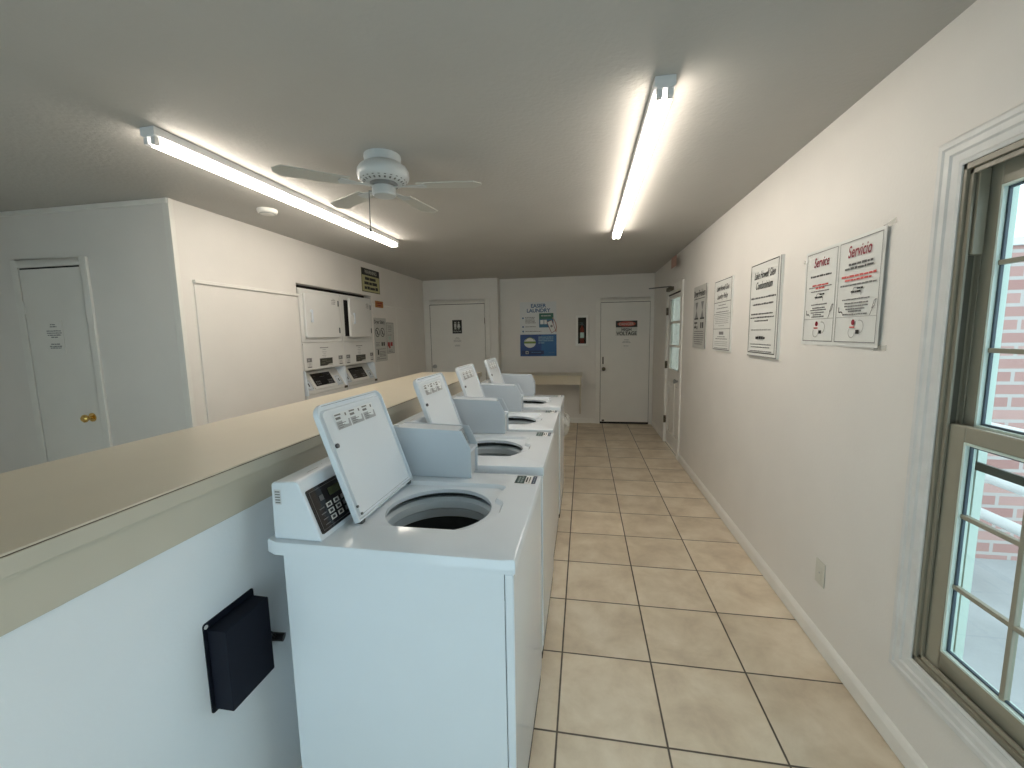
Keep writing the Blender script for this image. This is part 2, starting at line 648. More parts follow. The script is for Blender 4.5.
# covered former machine openings on the left wall: flush panels under a thin batten
struct(MB().box(XL, XL + .012, 2.535, 3.60, .09, 1.905).build('trim_3', wall_m, bevel=.003), 'painted panel closing an old opening left of the dryers')
struct(MB().box(XL, XL + .028, 2.53, 3.605, 1.905, 1.93).build('trim_4', trim_m, bevel=.004))
struct(MB().box(XL, XL + .010, 5.03, 6.27, .09, 1.925).build('trim_5', wall_m, bevel=.003))
struct(MB().box(XL, XL + .016, 5.03, 6.42, 1.927, 1.942).build('trim_6', trim_m, bevel=.004))
struct(MB().box(XL, XL + .014, 5.70, 5.725, .09, 1.925).build('trim_7', trim_m, bevel=.004))

# ================================================================ HALF WALL AND COUNTER
HX, LX0, LX1, LZ = -0.985, -1.563, -0.959, 1.160
LY0, LY1 = -0.60, 3.84
struct(MB().box(-1.50, HX, LY0, LY1 - .03, 0, LZ - .045).build('wall_partition', half_m, smooth=False))
ct = thing('counter', 'long beige laminate counter on the half wall behind the washers', 'counter', ((LX0 + LX1) / 2, (LY0 + LY1) / 2, LZ))


def rel(o):
    return Matrix.Translation(-Vector(o.location))


MB().box(LX0, LX1, LY0, LY1, LZ - .043, LZ).build('countertop', ledge_m, ct, bevel=.004, xf=rel(ct))
MB().box(LX1 - .0005, LX1 + .0006, LY0, LY1, LZ - .006, LZ - .0042).build('edge_seam', mat('seam_brown', (.10, .07, .04), .6), ct, smooth=False, xf=rel(ct))
nz = MB().box(LX1 - .001, LX1 + .0025, LY0, LY1, LZ - .041, LZ - .006).build('edge_band', apron_m, ct, bevel=.001, xf=rel(ct))
struct(MB().box(HX, HX + .012, LY0, LY1 - .03, 1.015, LZ - .0435).build('trim_8', apron_m, bevel=.003), 'beige board under the counter edge')


# ================================================================ WINDOW IN THE RIGHT WALL
w1 = thing('window_1', 'taupe double hung window with grilles in the right wall', 'window', (XR, 1.02, WZ0))
struct(w1)
X1 = rel(w1)


def frame_profile(prof, y0, y1, z0, z1):
    """mitred picture-frame moulding: prof = (distance outwards from the opening, x)"""
    L = []
    for d, x in prof:
        L.append([(x, y0 - d, z0 - d), (x, y1 + d, z0 - d), (x, y1 + d, z1 + d), (x, y0 - d, z1 + d)])
    return MB().loops(L)


frame_profile([(0.0, XR + .004), (0.0, XR - .008), (.010, XR - .011), (.016, XR - .007), (.036, XR - .009), (.042, XR - .014), (.060, XR - .014),
               (.066, XR - .018), (.080, XR - .018), (.088, XR - .012), (.092, XR)], WY0, WY1, WZ0, WZ1).build('casing', casing_m, w1, angle=20, xf=X1)
# frame of the window unit (jambs, head, sill)
j = MB()
JD = .105
j.box(XR - .004, XR + JD, WY1 - .012, WY1, WZ0, WZ1).box(XR - .004, XR + JD, WY0, WY0 + .012, WZ0, WZ1)
j.box(XR - .004, XR + JD, WY0, WY1, WZ1 - .018, WZ1).box(XR - .004, XR + JD, WY0, WY1, WZ0, WZ0 + .018)
j.box(XR + .004, XR + .012, WY0, WY1, WZ1 - .034, WZ1 - .018)
j.build('window_frame', taupe, w1, bevel=.002, xf=X1)
for y0, y1 in ((WY1 - .026, WY1 - .012), (WY0 + .012, WY0 + .026)):
    MB().box(XR + .004, XR + .012, y0, y1, WZ0 + .018, WZ1 - .018).build('inner_stop', taupe, w1, bevel=.002, xf=X1)
    MB().box(XR + .043, XR + .047, y0, y1, WZ0 + .018, WZ1 - .018).build('parting_stop', taupe, w1, bevel=.001, xf=X1)
for y0, y1, d in ((WY1 - .0135, WY1 - .012, 0), (WY0 + .012, WY0 + .0135, 1)):
    MB().box(XR + .020, XR + .036, y0, y1, 1.19, 1.72).build('balance_track', track_m, w1, smooth=False, xf=X1)
for y0, y1 in ((WY1 - .034, WY1 - .012), (WY0 + .012, WY0 + .034)):
    MB().box(XR + .014, XR + .042, y0, y1, 1.72, WZ1 - .018).build('track_cover', taupe, w1, bevel=.002, xf=X1)
MB().box(XR + .004, XR + .012, WY0 + .012, WY1 - .012, WZ0 + .018, WZ0 + .032).build('sill_track', taupe_l, w1, bevel=.002, xf=X1)


def sash(name, x0, x1, z0, z1, st, bot, top, cols, zs, label):
    s = MB()
    ya, yb = WY0 + .020, WY1 - .020
    s.box(x0, x1, ya, ya + st, z0, z1).box(x0, x1, yb - st, yb, z0, z1)
    s.box(x0, x1, ya + st, yb - st, z0, z0 + bot).box(x0, x1, ya + st, yb - st, z1 - top, z1)
    o = s.build(name, taupe_l, w1, bevel=.003, xf=X1)
    o['label'] = label
    xm = (x0 + x1) / 2
    gy0, gy1 = ya + st, yb - st
    g = MB()
    for y in cols:
        g.box(xm - .008, xm + .008, y - .007, y + .007, z0 + bot, z1 - top)
    for z in zs:
        g.box(xm - .0075, xm + .0075, gy0, gy1, z - .007, z + .007)
    g.build('grille', taupe_l, o, bevel=.002, xf=X1)
    for w, xa, xb, nm, m_ in ((.007, x0 - .001, x1 + .001, 'glazing_bead', out_m), (.013, xm - .004, xm + .003, 'spacer', mat('spacer_blue_grey', (.05, .075, .10), .4))):
        b = MB()
        b.box(xa, xb, gy0, gy0 + w, z0 + bot, z1 - top).box(xa, xb, gy1 - w, gy1, z0 + bot, z1 - top)
        b.box(xa, xb, gy0 + w, gy1 - w, z0 + bot, z0 + bot + w).box(xa, xb, gy0 + w, gy1 - w, z1 - top - w, z1 - top)
        b.build(nm, m_, o, smooth=False, xf=X1)
    MB().box(xm - .0015, xm + .0015, gy0 + .001, gy1 - .001, z0 + bot + .001, z1 - top - .001).build('pane', glass, o, smooth=False, xf=X1)
    return o


cols = [1.235 - .165 * k for k in range(4)]
sash('upper_sash', XR + .049, XR + .077, 1.165, WZ1 - .018, .040, .045, .062, cols, (1.69, 1.44), 'upper sash')
lo = sash('lower_sash', XR + .014, XR + .042, WZ0 + .018, 1.212, .058, .075, .046, cols, (.938, .71), 'lower sash')
# sash lock on the meeting rail
MB().box(XR + .018, XR + .040, .98, 1.06, 1.212, 1.222).lathe([(.012, 1.222), (.012, 1.233), (.0, 1.235)], (XR + .029, 1.02, 0), 'z', 16).build('sash_lock', taupe, w1, bevel=.002, xf=X1)
# screen bar and pale outer moulding round the outside of the opening
frame_profile([(-.012, XR + JD - .012), (-.030, XR + JD - .012), (-.030, XR + JD + .012), (.0, XR + .135), (.05, XR + .135), (.05, XR + .12)], WY0, WY1, WZ0, WZ1).build('outer_frame', out_m, w1, angle=20, xf=X1)
MB().box(XR + .084, XR + .094, WY0 + .012, WY1 - .012, 1.07, 1.095).build('screen_bar', track_m, w1, smooth=False, xf=X1)

# ---- outside: ground, brick wall, railing
struct(MB().box(XR + .12, 9, -7, 9, -.16, -.04).build('ground_outside', mat('grey_concrete', (0.42, 0.44, 0.45), .85, noise=.18, scale=2.2, bump=.3, bscale=30), smooth=False))
bw = MB().box(1.75, 6.0, 3.12, 3.34, -.05, 2.0).build('brick_wall', brick_material(), smooth=False)
tag(bw, 'red brick wall outside the window under a pale sky', 'wall')
MB().box(1.73, 6.02, 3.10, 3.36, 2.0, 2.05).build('coping', mat('pale_coping', (.7, .7, .68), .8), bw, bevel=.004)
rl = thing('railing', 'white metal railing in front of the brick wall outside the window', 'railing', (2.2, 2.0, -.05))
XRL = rel(rl)
for z in (.47, .68, .96):
    MB().tube([(2.2, .3, z), (2.2, 3.12, z)], .028, 12).build('rail', mat('white_rail_paint', (.80, .83, .84), .4), rl, xf=XRL)
for y in (.5, 1.75):
    MB().tube([(2.2, y, -.05), (2.2, y, .96)], .022, 12).build('post', MATS['white_rail_paint'], rl, xf=XRL)


# ================================================================ DOORS
def knob(mb, c, axis, sgn, r=.028):
    pr = [(.032, 0), (.032, .006), (.012, .010), (.011, .030), (.020, .036), (r, .046), (r, .056), (.018, .066), (.0, .068)]
    return mb.lathe([(a, b * sgn) for a, b in pr], c, axis, 24)


# far left closet door (door_1) in the wall facing the camera
yw = 2.42
d1 = thing('door_1', 'plain white closet door with brass knob on the far left wall', 'door', (-3.73, yw, 0))
struct(d1)
XD = rel(d1)
c = MB()
c.box(-4.065, -4.008, yw - .018, yw, 0, 2.10).box(-3.452, -3.395, yw - .018, yw, 0, 2.10).box(-4.008, -3.452, yw - .018, yw, 2.045, 2.10)
c.build('casing', trim_m, d1, bevel=.004, xf=XD)
MB().box(-4.008, -3.452, yw - .003, yw, 0, 2.045).build('door_gap', dark, d1, smooth=False, xf=XD)
MB().box(-4.0, -3.458, yw - .012, yw - .003, .012, 2.033).build('door_leaf', door_m, d1, bevel=.002, xf=XD)
kb = knob(MB(), (-3.525, yw - .012, .965), 'y', -1).build('door_knob', brass, d1, xf=XD)
kb['label'] = 'brass door knob'
for z in (.3, 1.72):
    MB().box(-4.012, -3.996, yw - .0175, yw - .011, z, z + .09).build('hinge', trim_m, d1, bevel=.002, xf=XD)

# restroom door
d2 = thing('door_2', 'grey-white restroom door with a small dark sign', 'door', (-2.1, YR, 0))
struct(d2)
XD = rel(d2)
c = MB()
c.box(-2.655, -2.58, YR - .016, YR, 0, 2.105).box(-1.615, -1.54, YR - .016, YR, 0, 2.105).box(-2.58, -1.615, YR - .016, YR, 2.035, 2.105)
c.build('casing', trim_m, d2, bevel=.004, xf=XD)
MB().box(-2.58, -1.615, YR - .003, YR, 0, 2.035).build('door_gap', dark, d2, smooth=False, xf=XD)
MB().box(-2.572, -1.624, YR - .011, YR - .003, .012, 2.026).build('door_leaf', door_m, d2, bevel=.002, xf=XD)
knob(MB(), (-2.515, YR - .011, .99), 'y', -1).build('door_knob', steel, d2, xf=XD)
for z in (.25, 1.70):
    MB().box(-1.629, -1.614, YR - .015, YR - .01, z, z + .10).build('hinge', bronze, d2, bevel=.001, xf=XD)

# back door with the danger sign
d3 = thing('door_3', 'plain white door with a danger sign in the back wall', 'door', (.66, YB, 0))
struct(d3)
XD = rel(d3)
c = MB()
c.box(.195, .268, YB - .018, YB, 0, 2.075).box(1.052, XR - .001, YB - .018, YB, 0, 2.075).box(.268, 1.052, YB - .018, YB, 2.005, 2.075)
c.build('casing', trim_m, d3, bevel=.004, xf=XD)
MB().box(.268, 1.052, YB - .003, YB, 0, 2.005).build('door_gap', dark, d3, smooth=False, xf=XD)
MB().box(.276, 1.046, YB - .013, YB - .003, .035, 1.997).build('door_leaf', door_m, d3, bevel=.002, xf=XD)
knob(MB(), (.325, YB - .013, .92), 'y', -1).build('door_knob', bronze, d3, xf=XD)
MB().box(.305, .325, YB - .019, YB - .013, 1.0, 1.12).build('latch_plate', bronze, d3, bevel=.002, xf=XD)
MB().box(.30, .34, YB - .03, YB - .013, .045, .07).build('door_stop', bronze, d3, bevel=.004, xf=XD)

# outside door in the right wall with a curtained nine-light window
d4 = thing('door_4', 'white outside door with a curtained glazed upper half in the right wall', 'door', (XR, 5.5, 0))
struct(d4)
XD = rel(d4)
c = MB()
c.box(XR - .018, XR, DY0 - .09, DY0 + .003, 0, DZ1 + .09).box(XR - .018, XR, DY1 - .003, DY1 + .09, 0, DZ1 + .09).box(XR - .018, XR, DY0 + .003, DY1 - .003, DZ1 - .003, DZ1 + .09)
c.box(XR, XR + .12, DY0, DY0 + .012, 0, DZ1).box(XR, XR + .12, DY1 - .012, DY1, 0, DZ1).box(XR, XR + .12, DY0, DY1, DZ1 - .012, DZ1)
c.build('casing', trim_m, d4, bevel=.003, xf=XD)
LYa, LYb = DY0 + .016, DY1 - .016
GY0, GY1, GZ0, GZ1 = LYa + .085, LYb - .085, 1.03, 1.93
lf = MB()
x0, x1 = XR + .012, XR + .052
lf.box(x0, x1, LYa, GY0, .02, 1.975).box(x0, x1, GY1, LYb, .02, 1.975)
lf.box(x0, x1, GY0, GY1, GZ1, 1.975).box(x0, x1, GY0, GY1, .86, GZ0).box(x0 + .012, x1 - .01, GY0, GY1, .20, .86).box(x0, x1, GY0, GY1, .02, .20)
ym = (GY0 + GY1) / 2
lf.box(x0, x1, ym - .06, ym + .06, .20, .86)
lf.build('door_leaf', door_m, d4, bevel=.003, xf=XD)
for ya, yb in ((GY0 + .03, ym - .09), (ym + .09, GY1 - .03)):
    MB().box(x0 + .003, x0 + .014, ya, yb, .23, .83).build('raised_panel', door_m, d4, bevel=.008, xf=XD)
for k in (1, 2):
    z = GZ0 + (GZ1 - GZ0) * k / 3
    MB().box(x0 + .002, x1 - .002, GY0, GY1, z - .014, z + .014).build('muntin', trim_m, d4, bevel=.004, xf=XD)
MB().box(x0 + .018, x0 + .022, GY0, GY1, GZ0, GZ1).build('pane', glass, d4, smooth=False, xf=XD)
cv = MB()
n = 90
rows = []
for z in (GZ0 - .01, GZ1 + .01):
    rows.append([(x1 + .012 + .008 * math.sin(k * 1.05) + .004 * math.sin(k * 2.3 + 1), GY0 - .01 + (GY1 - GY0 + .02) * k / n, z) for k in range(n + 1)])
cv.loops(rows, closed=False)
cv.build('curtain', curtain_t, d4, angle=80, xf=XD)
k = knob(MB(), (x0, LYa + .07, .92), 'x', -1)
k.build('door_knob', steel, d4, xf=XD)
MB().lathe([(.026, 0), (.026, -.010), (.02, -.014), (0, -.014)], (x0, LYa + .07, 1.05), 'x', 20).build('deadbolt', bronze, d4, xf=XD)
for z in (.27, 1.02, 1.73):
    MB().box(XR - .022, XR + .012, LYb + .004, LYb + .018, z, z + .10).build('hinge', bronze, d4, bevel=.001, xf=XD)
# closer with its arm across the top of the door
MB().box(XR - .065, XR - .018, 5.45, 5.70, 2.02, 2.065).build('closer_body', bronze, d4, bevel=.006, xf=XD)
MB().tube([(XR - .04, 5.52, 2.07), (XR - .23, 6.0, 2.10), (XR - .03, 5.94, 2.11)], .007, 8).build('closer_arm', steel_dk, d4, xf=XD)
MB().box(XR + .004, XR + .014, LYa, LYb, 1.977, 1.991).build('door_gap', dark, d4, smooth=False, xf=XD)


# ================================================================ CEILING LIGHTS
def strip_light(x, y0, y1, label, turn=0.0):
    t = thing('ceiling_light', label, 'ceiling light', (x, (y0 + y1) / 2, ZC), 'fluorescent strip lights on the ceiling')
    XT = rel(t)
    w, hh = .038, .042
    # channel with a shallow V underside
    MB().prism([(x - w, ZC), (x - w, ZC - .034), (x - .022, ZC - hh), (x + .022, ZC - hh), (x + w, ZC - .034), (x + w, ZC)], 1, y0, y1).build('housing', housing_m, t, bevel=.002, xf=XT)
    for dx in (-.019, .019):
        cz = ZC - hh - .013
        MB().lathe([(.0, y0 + .035), (.0145, y0 + .035), (.0145, y1 - .035), (.0, y1 - .035)], (x + dx, 0, cz), 'y', 16).build('tube', tube_m, t, xf=XT)
    for ya, yb in ((y0 + .004, y0 + .030), (y1 - .030, y1 - .004)):
        for dx in (-.019, .019):
            MB().box(x + dx - .011, x + dx + .011, ya, yb, ZC - hh - .029, ZC - hh + .002).build('lamp_holder', housing_m, t, bevel=.003, xf=XT)
    t.rotation_euler = (0, 0, math.radians(turn))
    return t


strip_light(.292, 1.705, 4.09, 'fluorescent strip light on the ceiling over the aisle near the right wall')
strip_light(-1.843, 1.63, 3.91, 'fluorescent strip light on the ceiling left of the fan', -2.0)

# ================================================================ CEILING FAN
FX, FY = -1.03, 2.125
fan = thing('ceiling_fan', 'white ceiling fan with pull chain between the two strip lights', 'ceiling fan', (FX, FY, ZC))
fan.scale = (1, 1, .90)
MB().lathe([(.0, 0), (.092, 0), (.094, -.012), (.091, -.03), (.090, -.055), (.0, -.055)], (0, 0, 0), 'z', 40).build('canopy', fan_m, fan)
MB().lathe([(.0, -.045), (.090, -.045), (.102, -.052), (.119, -.066), (.130, -.085), (.132, -.108), (.127, -.128), (.112, -.144), (.088, -.153), (.0, -.153)], (0, 0, 0), 'z', 48).build('motor_housing', fan_m, fan)
v = MB()
for k in range(24):
    a = 2 * PI * k / 24
    m_ = Matrix.Rotation(a, 4, 'Z')
    pts = [m_ @ Vector(q) for q in ((.092, -.0045, -.1515), (.117, -.0055, -.1385), (.117, .0055, -.1385), (.092, .0045, -.1515))]
    v.face([q + Vector((0, 0, -.0012)) + Vector((math.cos(a), math.sin(a), 0)) * .0012 for q in pts])
v.build('vent_slots', mat('vent_shadow_grey', (.10, .11, .11), .6), fan, smooth=False)
MB().lathe([(.0, -.150), (.070, -.150), (.072, -.168), (.060, -.172), (.0, -.172)], (0, 0, 0), 'z', 40).build('flywheel', mat('fan_flywheel_grey', (.2, .21, .21), .5), fan)
MB().lathe([(.0, -.170), (.058, -.170), (.060, -.180), (.060, -.214), (.054, -.222), (.0, -.224)], (0, 0, 0), 'z', 40).build('switch_housing', fan_m, fan)
for ang in (9, 81, 149, 219):
    a = math.radians(ang)
    R = Matrix.Rotation(a, 4, 'Z') @ Matrix.Translation((0, 0, -.166)) @ Matrix.Rotation(math.radians(5), 4, 'X')
    outl = []
    N = 9
    top, bot = [], []
    for i in range(N + 1):
        t_ = i / N
        x = .175 + .335 * t_
        w = .046 + .014 * t_
        if t_ > .86:
            w *= math.sqrt(max(0, 1 - ((t_ - .86) / .14) ** 2)) * .75 + .25
        top.append((x, w))
        bot.append((x, -w))
    outl = top + bot[::-1]
    b = MB().prism(outl, 2, -.003, .003)
    b.build('blade', blade_m, fan, bevel=.0015, xf=R)
    ir = MB()
    ir.prism([(.05, .014), (.11, .010), (.16, .022), (.215, .030), (.225, 0), (.215, -.030), (.16, -.022), (.11, -.010), (.05, -.014)], 2, -.0075, -.0035)
    ir.build('blade_iron', fan_m, fan, bevel=.001, xf=R)
pc = MB().tube([(-.075, -.02, -.195), (-.078, -.021, -.40)], .0022, 6)
pc.tube([(-.058, -.016, -.195), (-.076, -.0205, -.193)], .003, 6)
pc.lathe([(0, -.425), (.005, -.422), (.006, -.41), (.003, -.398), (0, -.397)], (-.078, -.021, 0), 'z', 10)
pc.build('pull_chain', steel_dk, fan)

# smoke detector
sd = MB().lathe([(0, ZC), (.066, ZC), (.068, ZC - .008), (.062, ZC - .026), (.045, ZC - .034), (0, ZC - .036)], (-2.262, 2.785, 0), 'z', 36).build('smoke_detector', trim_m)
tag(sd, 'small round smoke detector on the ceiling left of the long strip light', 'smoke detector')
MB().lathe([(.050, ZC - .0325), (.047, ZC - .0342), (.053, ZC - .0305)], (-2.262, 2.785, 0), 'z', 36).build('vent_ring', ink_l, sd)


# ================================================================ WASHERS
def make_washer():
    t = thing('washing_machine', 'washer', 'washing machine')
    WX0, WX1, W, ZD = -.738, 0.0, .664, .93      # local: front face top at x = 0, y from 0 to W, deck height ZD
    # cabinet
    cab = MB()
    cx0, cx1, cy0_, cy1_ = WX0 + .055, -.030, .008, W - .008
    cab.box(cx0, cx1, cy0_, cy0_ + .004, .03, ZD - .040).box(cx0, cx1, cy1_ - .004, cy1_, .03, ZD - .040)
    cab.box(cx0, cx0 + .004, cy0_ + .004, cy1_ - .004, .03, ZD - .040).box(cx0 + .004, cx1, cy0_ + .004, cy1_ - .004, .03, .034)
    cab.build('cabinet', enamel, t, bevel=.001)
    # front panel, slightly raked like the photo: foot set back
    MB().prism([(-.029, .032), (-.016, .032), (-.007, .075), (-.004, ZD - .042), (-.029, ZD - .042)], 1, .006, W - .006).build('front_panel', enamel, t, bevel=.005)
    MB().box(-.10, -.013, .010, W - .010, .004, .031).build('toe_kick', dark, t, smooth=False)  # near-black strip stands in for the shaded gap at the floor
    for x in (-.62, -.10):
        for y in (.06, W - .06):
            MB().lathe([(0, 0), (.02, 0), (.02, .012), (.008, .014), (.008, .04)], (x, y, 0), 'z', 14).build('foot', black, t)
    # deck with recessed well and flat-sided round opening
    C = (-.325, .332)
    N = 96
    # the outline order of angles is about C
    outer = ray_outline(rrect(WX0, WX1, 0, W, .007, 4), C, N)
    outer_in = ray_outline(rrect(WX0 + .007, WX1 - .007, .007, W - .007, .006, 4), C, N)
    rec_poly = [(-.545, .140), (-.19, .145), (-.165, .16), (-.135, .21), (-.110, .245), (-.098, .29), (-.102, .37), (-.135, .40), (-.128, .47),
                (-.120, .515), (-.15, .535), (-.40, .535), (-.545, .530)]
    rec = ray_outline(rec_poly, C, N)
    rec2 = [(C[0] + (x - C[0]) * .955, C[1] + (y - C[1]) * .955) for x, y in rec]
    hole_poly = []
    for k in range(120):
        a = 2 * PI * k / 120
        x, y = C[0] + .182 * math.cos(a), C[1] + .182 * math.sin(a)
        hole_poly.append((x, max(y, .166)))
    hole = ray_outline(hole_poly, C, N)
    hole_s = [(C[0] + (x - C[0]) * 1.03, C[1] + (y - C[1]) * 1.03) for x, y in hole]

    def at(L, z):
        return [(x, y, z) for x, y in L]
    dk = MB()
    lip = [(C[0] + (x - C[0]) * .985, C[1] + (y - C[1]) * .985) for x, y in rec]
    dk.loops([at(ray_outline(rrect(WX0 + .004, WX1 - .004, .004, W - .004, .006, 4), C, N), ZD - .042), at(outer, ZD - .040), at(outer, ZD - .007),
              at(ray_outline(rrect(WX0 + .002, WX1 - .002, .002, W - .002, .006, 4), C, N), ZD - .002), at(outer_in, ZD), at(rec, ZD), at(lip, ZD - .004),
              at(rec2, ZD - .014), at(hole_s, ZD - .016), at(hole, ZD - .020), at(hole, ZD - .034), at([(C[0] + (x - C[0]) * 1.05, C[1] + (y - C[1]) * 1.05) for x, y in hole], ZD - .036)])
    dk.build('top_deck', enamel, t, angle=40)
    # inside: balance ring, basket, agitator post
    cz = (C[0], C[1], 0)
    MB().lathe([(.240, ZD - .085), (.232, ZD - .064), (.215, ZD - .056), (.198, ZD - .058), (.186, ZD - .070), (.184, ZD - .098), (.188, ZD - .102), (.192, ZD - .104), (.192, ZD - .135), (.20, ZD - .14)], cz, 'z', 64).build('balance_ring', ring_m, t)
    MB().lathe([(.235, ZD - .05), (.238, ZD - .086), (.238, ZD - .32), (.22, ZD - .345), (.0, ZD - .35)], cz, 'z', 64).build('wash_tub', steel_dk, t)
    # lid
    lw_, lh, th = .402, .384, .016
    hinge = Vector((-.523, .128, ZD + .006))
    tilt = math.atan2(.122, .352)
    Rl = Matrix.Translation(hinge) @ Matrix.Rotation(-tilt, 4, 'Y')
    # lid local: x normal (inner face towards +x), y across, z up

    def lid_out(dy, r):
        P = [(dy, 0), (lw_ - dy, 0)]
        for cx, cz_, a0 in ((lw_ - dy - r, lh - dy - r, 0), (dy + r, lh - dy - r, PI / 2)):
            for k_ in range(7):
                a = a0 + PI / 2 * k_ / 6
                P.append((cx + r * math.cos(a), cz_ + r * math.sin(a)))
        return P

    def L3(x, P, z0=0.0):
        return [(x, y, max(z, z0)) for y, z in P]
    ld = MB()
    ld.loops([L3(-.002, lid_out(.006, .030)), L3(-.006 + .002, lid_out(.002, .034)), L3(.001, lid_out(0, .036)), L3(th - .002, lid_out(0, .036)), L3(th, lid_out(.002, .034)),
              L3(th, lid_out(.005, .031), .004), L3(th - .010, lid_out(.0065, .030), .006), L3(th - .011, lid_out(.019, .022), .012), L3(th - .004, lid_out(.024, .020), .016)], True, True, True)
    lid = ld.build('lid', enamel_in, t, angle=32, xf=Rl)
    MB().lathe([(0, th - .004), (.0075, th - .004), (.0075, th + .002), (.005, th + .004), (0, th + .004)], (0, .034, .245), 'x', 20).build('bumper', mat('grey_rubber', (.10, .10, .11), .6), lid, xf=Rl)
    for y, z in ((.028, .018), (.020, .045)):
        MB().lathe([(0, th - .004), (.004, th - .004), (.004, th + .001), (0, th + .002)], (0, y, z), 'x', 10).build('screw', steel_dk, lid, xf=Rl)
    # three-pictogram sticker on the lid
    sh = Sheet((Vector((0, 1, 0)), Vector((0, 0, 1))), (th - .004, .072, .288))
    grey_r, white_p, dark_r = [], [], []
    for k_ in range(3):
        a = k_ * .082
        grey_r += [(a + .001, .001, a + .077, .028)]
        dark_r += [(a + .003, .047, a + .036, .052), (a + .003, .034, a + .030, .042), (a + .058, .040, a + .066, .050)]
        for r_ in range(3):
            dark_r.append((a + .006, .005 + r_ * .007, a + .03 + .01 * r_, .0072 + r_ * .007))
        white_p.append([(a + .030, .014), (a + .064, .010), (a + .070, .034), (a + .046, .046), (a + .034, .030)])
    sh.rects([(0, 0, .243, .056)], 'sticker', mat('sticker_white', (.76, .80, .82), .4), lid, .0008)
    sh.rects(grey_r, 'sticker_print', mat('sticker_grey', (.40, .42, .44), .5), lid, .0012)
    sh.polys(white_p, 'sticker_picture', MATS['sticker_white'], lid, .0016)
    sh.rects(dark_r, 'sticker_lettering', ink_g, lid, .002)
    for o in lid.children:
        if o.name.startswith('sticker'):
            o.data.transform(Rl)
    # hinges at the foot of the lid
    for y in (.15, .50):
        MB().box(hinge.x - .020, hinge.x + .010, y, y + .02, ZD - .006, ZD + .012).build('lid_hinge', steel_dk, t, bevel=.002)
    # control hood
    hy0, hy1 = .018, .582
    A_, B_, C_, D_ = (-.716, ZD), (-.713, 1.100), (-.628, 1.106), (-.562, ZD)

    def rp(r):
        P = [A_]
        for (q0, q1, q2) in ((A_, B_, C_), (B_, C_, D_)):
            q0, q1, q2 = Vector(q0), Vector(q1), Vector(q2)
            a = q1 + (q0 - q1).normalized() * r
            b = q1 + (q2 - q1).normalized() * r
            for k_ in range(6):
                s_ = k_ / 5
                P.append(tuple(a * (1 - s_) ** 2 + q1 * 2 * s_ * (1 - s_) + b * s_ ** 2))
        P.append(D_)
        return P
    hd = MB().prism(rp(.013), 1, hy0, hy1).build('control_hood', enamel, t, bevel=.004)
    # sloping face frame: u across (+y), v up the slope
    vdir = (Vector((C_[0], 0, C_[1])) - Vector((D_[0], 0, D_[1]))).normalized()
    sf = Sheet((Vector((0, 1, 0)), vdir), (D_[0], hy0, D_[1]))
    cp = Sheet((Vector((0, 1, 0)), vdir), tuple(sf.P(.012, .016)), .003)
    cp.board(.30, .135, 'control_panel', panel_m, hd, r=.006)
    pnl = hd.children[0]
    cp.border(.008, .008, .292, .127, .0015, 'panel_outline', keydim_m, pnl)
    cp.rects([(.085, .088, .15, .112)], 'display', lcd_m, pnl)
    ks, kd = [], []
    for c_ in range(3):
        for r_ in range(3):
            (ks).append((.055 + c_ * .036, .020 + r_ * .020 , .055 + c_ * .036 + .026, .020 + r_ * .020 + .014))
            kd.append((.175 + c_ * .034, .020 + r_ * .022, .175 + c_ * .034 + .024, .020 + r_ * .022 + .014))
    cp.rects(ks[:6], 'keys', key_m, pnl)
    cp.rects([(a + .006, b + .003, c2 - .006, d - .003) for a, b, c2, d in ks[:6]], 'key_symbols', ink, pnl, .0018)
    cp.rects(ks[6:], 'key_outlines', keydim_m, pnl)
    kq = []
    for r_ in range(4):
        kq.append((.022, .018 + r_ * .016, .045, .021 + r_ * .016))
    kq += [(.215 + .0, .09, .27, .094), (.04, .088, .058, .104), (.20, .02, .27, .024), (.20, .045, .27, .049)]
    cp.rects(kq, 'panel_lettering', keydim_m, pnl)
    # serial label and vent holes on the hood
    se = Sheet('back', (-.704, hy0 - .0005, 1.035))
    se.rects([(0, 0, .022, .045)], 'serial_label', mat('serial_label_grey', (.62, .64, .66), .5), hd, .0006)
    se.rects([(.003, .004 + .008 * k_, .019, .008 + .008 * k_) for k_ in range(5)], 'serial_print', ink_g, hd, .001)
    hs = Sheet('deck', (-.63, .10, 1.1035), .0)
    hs.rects([(.0, .02, .055, .028), (.085, .035, .088, .038), (.12, .0, .15, .004)], 'scuff_mark', ink_g, hd, .0006)
    # coin box: side plates around a recessed, grey coin slide
    cy0, cy1 = .586, .694
    side = [(-.610, ZD + .001), (-.610, ZD + .207), (-.318, ZD + .197), (-.281, ZD + .123), (-.281, ZD + .001)]
    core = [(-.608, ZD + .001), (-.608, ZD + .203), (-.345, ZD + .194), (-.316, ZD + .118), (-.281, ZD + .118), (-.281, ZD + .107), (-.292, ZD + .105), (-.292, ZD + .001)]
    cb = MB().prism(core, 1, cy0 + .003, cy1 - .003).build('coin_box', coin_m, t, bevel=.0015)
    MB().prism(side, 1, cy0, cy0 + .005).build('side_plate', coin_m, cb, bevel=.001)
    MB().prism(side, 1, cy1 - .005, cy1).build('side_plate', coin_m, cb, bevel=.001)
    q = Vector((-.316, 0, ZD + .118)) - Vector((-.345, 0, ZD + .194))
    inn = Sheet((Vector((0, 1, 0)), -q.normalized()), (-.3165, cy0 + .006, ZD + .121))
    inn.rects([(0, 0, cy1 - cy0 - .012, .072)], 'slot_recess', coin_in, cb, .0012)
    inn.rects([(.02 + .018 * k_, .018, .024 + .018 * k_, .052) for k_ in range(4)], 'coin_slot', black, cb, .002)
